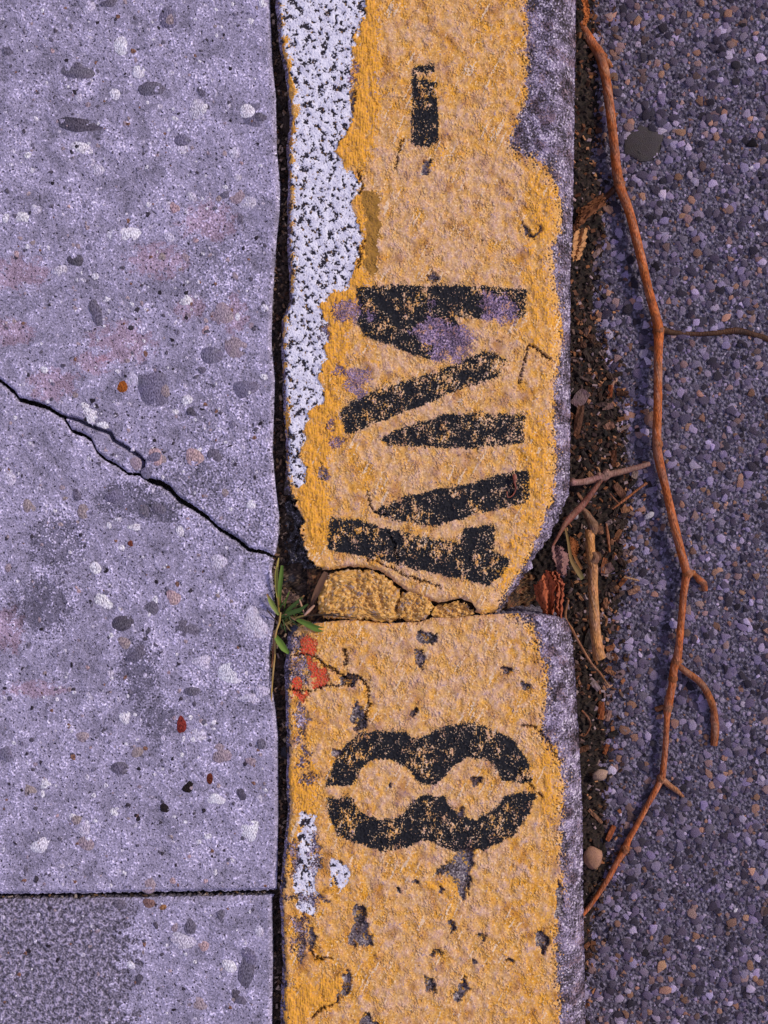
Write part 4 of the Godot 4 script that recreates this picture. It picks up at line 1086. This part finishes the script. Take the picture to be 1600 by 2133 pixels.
func chip_thing(x: float, y: float, l: float, w: float, turn: float, col: Color, label: String, group: String):
	var h := ROAD + 0.001 * maxf(soil_h(x, y), 0.0) + 0.0014
	var f := S * (D - h) / D
	var mb := MB.new()
	var b := Basis.from_euler(Vector3(rng.randf_range(-0.25, 0.25), turn, rng.randf_range(-0.25, 0.25)))
	# a split slip of wood: three ridged strips side by side, joined
	var n := 3
	var rows := 4
	var pts := []
	for i in n + 1:
		for j in rows + 1:
			var u := float(j) / rows - 0.5; var v := float(i) / n - 0.5
			var tapered := 1.0 - 0.35 * absf(u) * rng.randf_range(0.6, 1.6)
			pts.append(b * Vector3(u * l * f * rng.randf_range(0.93, 1.05), rng.randf_range(-0.1, 0.12) * w * f + 0.10 * w * f * (1.0 - absf(v) * 2.0), v * w * f * tapered))
	var th := Vector3(0, maxf(w * f * 0.28, 0.0005), 0)
	for i in n:
		for j in rows:
			var a := i * (rows + 1) + j
			var c2 := jit(col, 0.16)
			mb.quad(pts[a] + th, pts[a + 1] + th, pts[a + rows + 2] + th, pts[a + rows + 1] + th, c2)
			mb.quad(pts[a] - th, pts[a + rows + 1] - th, pts[a + rows + 2] - th, pts[a + 1] - th, c2)
	for j in rows:
		mb.quad(pts[j] - th, pts[j + 1] - th, pts[j + 1] + th, pts[j] + th, col)
		var e := n * (rows + 1) + j
		mb.quad(pts[e] + th, pts[e + 1] + th, pts[e + 1] - th, pts[e] - th, col)
	for i in n:
		var a := i * (rows + 1); var c := (i + 1) * (rows + 1)
		mb.quad(pts[a] + th, pts[c] + th, pts[c] - th, pts[a] - th, col)
		mb.quad(pts[a + rows] - th, pts[c + rows] - th, pts[c + rows] + th, pts[a + rows] + th, col)
	var o := top("bark_chip", label, "bark chip", group, "", mb.mesh(mat_bark))
	o.position = P(x, y, h)

func build_vine():
	var vine := top("dry_vine", "long orange brown dry vine stem lying down the asphalt", "vine")
	var col := lin(202, 112, 54)
	var h := ROAD + 0.001
	var mb := MB.new()
	px_tube(mb, [[1196, 16, 7, 1], [1203, 32, 7.5, 1], [1215, 60, 9, 2], [1237, 95, 10, 3], [1251, 118, 11.5, 3.5], [1262, 165, 10, 4], [1271, 230, 10, 5], [1280, 310, 9.5, 5], [1289, 380, 11, 4], [1312, 445, 9.5, 4], [1331, 520, 9.5, 5], [1350, 600, 9, 5], [1366, 660, 10, 4], [1372, 690, 11, 3], [1371, 740, 9, 4], [1370, 850, 9, 6], [1368, 920, 9.5, 5], [1373, 960, 9.5, 4], [1385, 1010, 8.5, 4], [1401, 1080, 9, 5], [1416, 1140, 9, 5], [1428, 1184, 9, 4], [1432, 1196, 10.5, 4]], h, col, 0.1, null, 12)
	var stem_a := node("stem", mb.mesh(mat_bark), vine)
	mb = MB.new()
	px_tube(mb, [[1431, 1193, 9.5, 4], [1425, 1230, 7.5, 4], [1420, 1280, 7.5, 5], [1414, 1350, 8, 5], [1409, 1376, 10, 4], [1404, 1392, 8.5, 4], [1400, 1430, 8, 4], [1391, 1472, 9.5, 3], [1389, 1500, 6, 3], [1387, 1545, 6, 3], [1382, 1600, 6.5, 3], [1378, 1622, 7, 2], [1350, 1675, 5.5, 2], [1325, 1722, 5.5, 2], [1309, 1750, 6.5, 2], [1300, 1772, 8, 1], [1283, 1800, 6, 3], [1262, 1838, 5.5, 4], [1228, 1888, 5, 5], [1205, 1915, 4.5, 5]], h, lin(198, 110, 56), 0.12, null, 12)
	var stem_b := node("stem", mb.mesh(mat_bark), vine)
	for q in [[[[1410, 1384, 6, 4], [1430, 1400, 7, 3], [1455, 1418, 7.5, 3], [1474, 1444, 7.5, 3], [1487, 1478, 7.5, 2], [1488, 1500, 8.5, 1], [1490, 1516, 8.5, 1], [1487, 1552, 7.5, 0]], lin(178, 104, 56)],
		[[[1377, 1620, 6.5, 2], [1392, 1634, 6, 1.5], [1408, 1646, 5.5, 1], [1424, 1660, 2.5, 0]], lin(190, 132, 92)],
		[[[1372, 690, 8, 3], [1384, 687, 8, 2], [1396, 692, 6, 0], [1440, 696, 5, -1], [1490, 694, 5.5, -1], [1535, 689, 8, -1], [1570, 697, 6, -1], [1615, 712, 7, -1]], lin(104, 72, 50)],
		[[[1434, 1194, 6, 4], [1446, 1194, 7, 3]], lin(196, 120, 60)],
		[[[1446, 1196, 5, 2], [1456, 1207, 7, 1], [1466, 1216, 7.5, 0], [1468, 1230, 6.5, -1]], lin(170, 94, 48)],
		[[[1390, 1472, 6, 3], [1378, 1474, 5, 1], [1366, 1478, 6, 0]], lin(180, 112, 64)],
		[[[1252, 120, 7, 3], [1266, 128, 6, 2], [1274, 140, 4, 1]], lin(186, 120, 70)],
		[[[1289, 384, 7, 4], [1270, 404, 6, 1], [1250, 420, 6, -1], [1226, 442, 5, -1]], lin(96, 58, 36)]]:
		mb = MB.new()
		px_tube(mb, q[0], h, q[1], 0.14)
		node("side_shoot", mb.mesh(mat_bark), vine)
	# swollen joints
	for q in [[1252, 119, 12.5, 3.5], [1290, 383, 12, 4], [1372, 689, 12.5, 3], [1370, 926, 11, 4.5], [1432, 1195, 12, 4], [1409, 1377, 11.5, 4], [1402, 1414, 10, 4], [1391, 1474, 11, 3], [1377, 1622, 9, 2], [1302, 1768, 10, 1.5]]:
		mb = MB.new()
		var r: float = q[2]
		px_tube(mb, [[q[0] - 1, q[1] - 8, r * 0.7, q[3]], [q[0], q[1] - 2, r, q[3]], [q[0], q[1] + 3, r * 0.96, q[3]], [q[0] + 1, q[1] + 9, r * 0.68, q[3]]], h, lin(178, 108, 62), 0.3)
		node("stem_joint", mb.mesh(mat_bark), stem_a if q[1] < 1200 else stem_b)

func simple_stick(called: String, label: String, category: String, pts: Array, h: float, col: Color, rough := 0.14, m: Material = null):
	var mb := MB.new()
	px_tube(mb, pts, h, col, rough)
	return top(called, label, category, "", "", mb.mesh(m if m else mat_bark))

func build_twigs():
	# thick straw coloured twig
	var t := top("cut_twig", "thick straw coloured twig with two knots beside the kerb joint", "twig")
	var h := ROAD + 0.022
	var straw := lin(222, 160, 96)
	var mb := MB.new()
	px_tube(mb, [[1229, 1104, 10, 0], [1229, 1130, 9.5, 0], [1232, 1165, 10, 0], [1236, 1185, 10.5, 0], [1235, 1215, 10, 0], [1237, 1260, 10.5, 0], [1240, 1310, 11, 0], [1244, 1345, 11.5, 0], [1247, 1362, 13, 0], [1250, 1372, 14, 0]], h, straw, 0.06, null, 14)
	node("stem", mb.mesh(mat_bark), t)
	mb = MB.new()
	px_tube(mb, [[1214, 1058, 2.5, 1], [1222, 1070, 7, 1], [1231, 1086, 9.5, 1], [1237, 1098, 11, 0.5], [1233, 1108, 10.5, 0]], h, lin(152, 112, 82), 0.3)
	node("broken_tip", mb.mesh(mat_bark), t)
	for q in [[[1234, 1102, 9, 0.5], [1246, 1102, 8, 0.5], [1254, 1098, 6, 0.5]], [[1244, 1104, 6, 0], [1252, 1109, 6, 0], [1254, 1112, 4, 0]], [[1236, 1172, 8, 1], [1241, 1160, 9, 1], [1232, 1150, 5, 1]], [[1238, 1166, 7, 0], [1246, 1158, 9, 0], [1250, 1156, 8, 0]]]:
		mb = MB.new()
		px_tube(mb, q, h, lin(150, 104, 76), 0.35)
		node("knot", mb.mesh(mat_bark), t)
	# pinkish grey twig
	t = top("jointed_twig", "pinkish grey jointed twig reaching from the vine to the kerb", "twig")
	mb = MB.new()
	h = ROAD + 0.014
	px_tube(mb, [[1190, 1004, 8.5, 16], [1200, 1005, 7, 14], [1222, 1003, 7, 10], [1246, 996, 7.5, 7], [1258, 993, 10, 6], [1262, 990, 11, 6], [1270, 988, 7.5, 5], [1300, 981, 6.5, 2], [1330, 973, 6, -1], [1352, 966, 5, -4]], h, lin(176, 134, 128), 0.16, lin(150, 112, 100))
	node("stem", mb.mesh(mat_bark), t)
	for q in [[[1262, 992, 7, 6], [1264, 982, 7, 6], [1264, 978, 5, 6]], [[1250, 994, 6, 7], [1246, 986, 6, 7]], [[1192, 1004, 8, 15], [1194, 997, 7, 15]]]:
		mb = MB.new()
		px_tube(mb, q, h, lin(160, 118, 104), 0.3)
		node("bud_scar", mb.mesh(mat_bark), t)
	simple_stick("thin_twig", "reddish brown thin twig slanting from the pink twig to the kerb corner", "twig", [[1253, 1000, 4, 18], [1236, 1022, 6, 20], [1215, 1050, 7, 24], [1196, 1070, 7.5, 30], [1181, 1086, 7, 36], [1170, 1104, 4, 42], [1160, 1122, 3.5, 46], [1150, 1140, 2, 50]], ROAD + 0.006, lin(148, 92, 78), 0.2)
	simple_stick("seed_stalk", "tiny red seed stalk lying on the black stencilled wedge", "seed", [[1071, 988, 3.4, 0], [1073, 996, 4.6, 0.3], [1072, 1006, 2.2, 0.4], [1075, 1018, 1.4, 0.3], [1068, 1032, 1.3, 0], [1058, 1036, 1.2, 0], [1056, 1024, 1.0, 0]], 0.0024, lin(176, 96, 76), 0.2)
	simple_stick("dry_stalk", "thin bent straw crossing the corner of the nearer kerb stone", "stalk", [[1184, 1250, 2.5, 46], [1177, 1286, 3.2, 46], [1190, 1308, 2.8, 40], [1208, 1342, 2.8, 30], [1232, 1382, 2.6, 18], [1250, 1402, 2.4, 12], [1268, 1430, 2, 7]], ROAD + 0.004, lin(178, 124, 84), 0.15)
	simple_stick("dry_stalk", "short orange straw lying below the pink twig", "stalk", [[1276, 1060, 2, 5], [1300, 1042, 2.6, 5], [1328, 1020, 2.4, 4], [1347, 1006, 3.2, 4]], ROAD + 0.004, lin(184, 110, 60), 0.15)
	simple_stick("dry_stalk", "upright orange splinter right of the straw twig's top knot", "stalk", [[1263, 1090, 2, 6], [1266, 1115, 3.4, 6], [1270, 1150, 2.4, 6]], ROAD + 0.004, lin(176, 104, 54), 0.2)
	simple_stick("dry_stalk", "dark thin straw above the short orange straw", "stalk", [[1270, 1028, 2, 5], [1280, 1040, 2.4, 5], [1290, 1050, 2, 5]], ROAD + 0.004, lin(132, 84, 56), 0.2)
	simple_stick("dry_stalk", "small forked straw right of the straw twig", "stalk", [[1300, 1202, 2, 3], [1318, 1206, 2.4, 3], [1332, 1210, 1.6, 3]], ROAD + 0.002, lin(190, 150, 110), 0.2)
	simple_stick("dry_stalk", "crooked straw at the cut end of the straw twig", "stalk", [[1256, 1280, 2, 7], [1264, 1290, 3, 7], [1261, 1304, 2.4, 7]], ROAD + 0.003, lin(186, 128, 76), 0.2)
	simple_stick("dry_stalk", "curled brown straw in the lower gutter by the kerb", "stalk", [[1212, 1480, 2, 8], [1224, 1494, 2.4, 8], [1230, 1510, 2.4, 8], [1222, 1528, 2, 8], [1214, 1534, 1.8, 8]], ROAD + 0.002, lin(140, 88, 56), 0.2)

func build_leaves():
	var mb := MB.new()
	dead_leaf(mb, [[1113, 1222, 0], [1118, 1250, -1], [1135, 1282, -4]], [[1140, 1188, 3], [1158, 1215, 2], [1152, 1284, -4]], -0.007, lin(164, 88, 56), 2.4, 3.0, 3.0)
	top("dead_leaf", "crumpled red brown dead leaf wedged in the kerb joint", "leaf", "", "", mb.mesh(mat_leaf))
	mb = MB.new()
	dead_leaf(mb, [[1142, 1190, 2], [1156, 1215, 2], [1160, 1280, -3]], [[1160, 1190, 0], [1176, 1220, -2], [1170, 1290, -6]], -0.009, lin(152, 82, 56), 2.0, 4.0, 9.0)
	top("dead_leaf", "narrow folded red leaf beside the crumpled one in the joint", "leaf", "", "", mb.mesh(mat_leaf))
	mb = MB.new()
	dead_leaf(mb, [[1150, 1136, 0], [1152, 1165, 0], [1166, 1198, -3]], [[1170, 1138, -2], [1186, 1160, -4], [1178, 1200, -6]], -0.014, lin(132, 96, 90), 1.6, 2.5, 21.0)
	top("dead_leaf", "mauve brown leaf scrap at the broken kerb corner", "leaf", "", "", mb.mesh(mat_leaf))
	mb = MB.new()
	dead_leaf(mb, [[1186, 1118, 0], [1184, 1140, 0], [1196, 1158, 0]], [[1196, 1122, 0], [1206, 1132, 0], [1202, 1156, 0]], -0.045, lin(126, 72, 36), 0.8, 1.5, 31.0)
	top("dead_leaf", "small oval brown leaf beside the straw twig", "leaf", "", "", mb.mesh(mat_leaf))
	mb = MB.new()
	dead_leaf(mb, [[1196, 486, 2], [1208, 470, 2], [1262, 424, 0]], [[1200, 456, -2], [1214, 430, -2], [1256, 402, -1]], ROAD + 0.014, lin(112, 70, 44), 1.4, 2.0, 43.0)
	top("dead_leaf", "dark brown leaf under the vine's upper fork by the kerb", "leaf", "", "", mb.mesh(mat_leaf))
	mb = MB.new()
	dead_leaf(mb, [[1196, 484, 0], [1193, 520, 4], [1192, 545, 8]], [[1224, 470, -3], [1220, 510, -2], [1206, 540, 0]], ROAD + 0.022, lin(176, 128, 84), 1.6, 3.0, 57.0)
	top("dead_leaf", "pale tan leaf leaning on the kerb face by the dark one", "leaf", "", "", mb.mesh(mat_leaf))
	mb = MB.new()
	dead_leaf(mb, [[582, 1232, 0], [583, 1248, 0], [586, 1262, -1]], [[596, 1226, 0], [616, 1238, 0], [626, 1246, -1]], -0.0055, lin(126, 100, 84), 0.9, 1.5, 71.0)
	top("dead_leaf", "grey brown leaf scrap lying among the grass blades", "leaf", "", "", mb.mesh(mat_leaf))
	mb = MB.new()
	dead_leaf(mb, [[1214, 50, 0], [1219, 30, 0], [1212, 0, 0]], [[1218, 54, 0], [1228, 34, 0], [1224, 0, 0]], ROAD + 0.012, lin(170, 96, 48), 0.6, 1.0, 83.0)
	top("dead_leaf", "orange leaf sliver at the vine's far end by the kerb", "leaf", "", "", mb.mesh(mat_leaf))
	# flat straw like blade
	mb = MB.new()
	blade(mb, [[1178, 1100, 2, 12], [1184, 1130, 3, 10], [1190, 1165, 4, 8], [1203, 1188, 6, 5], [1214, 1206, 5, 3]], ROAD + 0.028, lin(122, 98, 60), lin(104, 98, 62), 0.4)
	top("withered_grass", "withered olive grass blade hanging between kerb corner and straw twig", "grass blade", "", "", mb.mesh(mat_leaf))
	mb = MB.new()
	blade(mb, [[1196, 1156, 3, 0], [1204, 1172, 3.6, 0], [1212, 1186, 2.5, 0]], ROAD + 0.022, lin(126, 84, 48), lin(120, 80, 50), 0.4)
	top("withered_grass", "short brown stalk below the small oval leaf", "grass blade", "", "", mb.mesh(mat_leaf))

func build_grass():
	var t := top("grass_tuft", "green grass tuft growing from the joint at the kerb's broken foot", "grass")
	var gr := lin(80, 104, 40); var yg := lin(138, 132, 58); var dk := lin(56, 76, 36); var br := lin(142, 96, 62)
	for q in [[[[581, 1272, 2.5, -4], [579, 1240, 3.6, 0], [576, 1200, 3.6, 2], [581, 1162, 1, 3]], yg, lin(170, 150, 80), "leaf_blade"],
		[[[582, 1262, 2.5, -3], [583, 1230, 4.4, 1], [586, 1200, 4.6, 3], [588, 1178, 2.6, 4]], gr, gr, "leaf_blade"],
		[[[581, 1281, 2, -2], [573, 1268, 5, 0], [565, 1254, 5.2, 1.5], [556, 1237, 1, 2]], lin(112, 126, 60), br, "leaf_blade"],
		[[[583, 1286, 2.5, -4], [604, 1277, 4.6, -1], [625, 1270, 4.6, 0], [642, 1258, 1, 0]], dk, dk, "leaf_blade"],
		[[[588, 1290, 2, -5], [602, 1270, 4, -2], [624, 1250, 3, -1], [634, 1240, 1, 0]], dk, br, "leaf_blade"],
		[[[618, 1290, 3, 0], [640, 1300, 6, 2.5], [660, 1309, 6.6, 3], [676, 1310, 4, 2.5], [686, 1308, 1, 2]], gr, br, "leaf_blade"],
		[[[572, 1322, 3, -2], [582, 1336, 7, 1], [592, 1350, 6.8, 1.5], [605, 1364, 1, 1]], lin(96, 122, 46), gr, "leaf_blade"],
		[[[590, 1302, 1.5, -5], [604, 1296, 3, -2], [622, 1286, 2.4, 0], [640, 1280, 1, 0]], lin(116, 104, 60), br, "leaf_blade"],
		[[[594, 1300, 2, -5], [600, 1282, 3, -3], [602, 1276, 1, -2]], lin(120, 120, 56), br, "leaf_blade"]]:
		var mb := MB.new()
		blade(mb, q[0], -0.002, q[1], q[2], 0.6)
		node(q[3], mb.mesh(mat_green), t)
	for k in 26:
		var bx := rng.randf_range(580, 606); var by := rng.randf_range(1268, 1304)
		var an := rng.randf_range(-1.4, 1.6); var l := rng.randf_range(24, 62)
		var dx := cos(an) * l; var dy := sin(an) * l * 0.7
		if bx + dx < 572.0: dx *= 0.3
		var mb := MB.new()
		blade(mb, [[bx, by, 1.0, -6], [bx + dx * 0.4, by + dy * 0.4 - 4.0, rng.randf_range(1.2, 2.4), rng.randf_range(-4, -1)], [bx + dx * 0.8, by + dy * 0.8, 1.4, rng.randf_range(-4, 0)], [bx + dx, by + dy + rng.randf_range(-4, 6), 0.5, rng.randf_range(-5, 0)]], -0.002, [dk, gr, lin(104, 88, 54), lin(120, 92, 66), dk][k % 5], [br, dk, lin(150, 120, 90)][k % 3], 0.6)
		node("leaf_blade", mb.mesh(mat_green), t)
	for q in [[[[584, 1276, 2.4, -3], [582, 1296, 2.2, -2], [576, 1312, 2.2, -1], [573, 1332, 2.6, -1], [573, 1360, 2, -1], [569, 1400, 2, -1], [566, 1440, 1.6, -1], [566, 1470, 1.2, -2]], lin(156, 128, 66)],
		[[[581, 1280, 2, -4], [580, 1262, 2, -2], [578, 1245, 1.6, 0]], lin(150, 120, 60)], [[[571, 1320, 1.6, -2], [569, 1360, 1.4, -2], [566, 1390, 1, -3]], lin(150, 92, 56)]]:
		var mb := MB.new()
		px_tube(mb, q[0], -0.002, q[1], 0.1, null, 7)
		node("stalk", mb.mesh(mat_green), t)
	# dry stalks lying there
	var mb2 := MB.new()
	blade(mb2, [[680, 1192, 5, 3], [670, 1212, 7, 3], [660, 1234, 6.5, 1], [652, 1252, 4, -2], [648, 1266, 2, -4]], -0.002, lin(96, 70, 54), lin(84, 64, 50), 0.6)
	top("withered_grass", "broad dark brown withered blade across the broken kerb foot", "grass blade", "", "", mb2.mesh(mat_leaf))
	for q in [[[[624, 1249, 1.6, -1], [629, 1264, 2, -1], [634, 1279, 1.4, -1]], lin(176, 134, 106), "short pale straw standing in the grass tuft"], [[[634, 1282, 1.4, 0], [644, 1272, 3.4, 1], [655, 1261, 2, 1]], lin(190, 146, 120), "pinkish curled straw right of the grass tuft"], [[[618, 1290, 1.4, 0], [640, 1283, 1.4, 1.5], [664, 1281, 1.5, 2.6], [708, 1278, 1, 3]], lin(60, 50, 36), "long dark straw lying onto the broken cement lump"], [[[655, 1280, 1.2, 1], [690, 1282, 1.2, 2.8], [742, 1287, 0.8, 2.8]], lin(58, 46, 34), "thinner dark straw along the joint below the lump"], [[[556, 1270, 1.2, 3], [566, 1282, 1.4, 1], [574, 1292, 1.2, -2]], lin(72, 58, 46), "tiny dark straw on the pavement edge by the grass"]]:
		simple_stick("straw", q[2], "straw", q[0], -0.002, q[1], 0.2, mat_leaf)

func pebble_thing(x: float, y: float, rx: float, ry: float, turn: float, h: float, up: float, col: Color, called: String, label: String):
	var f := S * (D - h) / D
	var mb := MB.new()
	var n := 20; var m := 12
	var ph := rng.randf() * 50.0
	for j in m + 1:
		for i in n:
			var la := PI * j / m; var lo := TAU * i / n
			var dir := Vector3(sin(la) * cos(lo), cos(la), sin(la) * sin(lo))
			var r := 1.0 + 0.30 * n_warp.get_noise_3d(dir.x * 30.0 + ph, dir.y * 30.0, dir.z * 30.0) + 0.10 * n_mid.get_noise_3d(dir.x * 40.0 + ph, dir.y * 40.0, dir.z * 40.0)
			mb.vert((dir * r * Vector3(rx * f, up, ry * f)).rotated(Vector3.UP, turn), Vector3(dir.x / rx, dir.y * f / up, dir.z / ry).normalized().rotated(Vector3.UP, turn), jit(col, 0.07))
	for j in m:
		for i in n:
			var a := j * n + i; var b := j * n + (i + 1) % n
			mb.i.append_array([a, b, a + n, b, b + n, a + n])
	var o := top(called, label, "pebble", "", "", mb.mesh(mat_stone))
	o.position = P(x, y, h)

func build_pebbles():
	pebble_thing(1250, 1614, 15, 11, 0.3, ROAD + 0.009, 0.0022, lin(204, 172, 148), "pebble", "pale oval pebble in the gutter beside the figure eight")
	pebble_thing(1235, 1786, 20, 22, 0.2, ROAD + 0.010, 0.004, lin(196, 150, 120), "pebble", "larger pinkish pebble in the gutter near the vine's lower end")
	pebble_thing(1340, 300, 38, 34, 0.2, ROAD + 0.0002, 0.0014, lin(92, 86, 84), "flat_stone", "round dark olive stone set in the asphalt beside the vine")
	pebble_thing(1352, 1074, 12, 6, 0.6, ROAD + 0.003, 0.0014, lin(214, 208, 214), "stone_chip", "white stone chip between the straw twig and the vine")
	pebble_thing(1196, 1072, 9, 10, 0.4, ROAD + 0.030, 0.002, lin(190, 180, 176), "stone_chip", "whitish stone chip under the reddish twig at the kerb corner")
	pebble_thing(1172, 1186, 8, 16, 0.1, -0.026, 0.003, lin(176, 166, 176), "stone_chip", "light grey stone chip beside the mauve leaf scrap")
	pebble_thing(600, 1440, 16, 11, 0.1, -0.0085, 0.002, lin(116, 78, 60), "clod", "small brown clod in the joint beside the red paint")
	pebble_thing(594, 1568, 11, 16, 0.1, -0.0085, 0.0024, lin(80, 76, 80), "pebble", "dark grey pebble stuck in the joint beside the figure eight")
	pebble_thing(608, 1205, 22, 16, 0.3, -0.012, 0.004, lin(86, 82, 84), "rubble_stone", "rough dark rubble stone in the broken kerb foot above the grass")
	pebble_thing(618, 1312, 16, 11, 0.2, -0.007, 0.004, lin(92, 92, 104), "rubble_stone", "bluish grey rubble stone at the corner of the nearer kerb stone")
	pebble_thing(598, 262, 13, 20, 0.2, -0.008, 0.003, lin(74, 60, 50), "clod", "dark clod lodged in the joint beside the white strip")
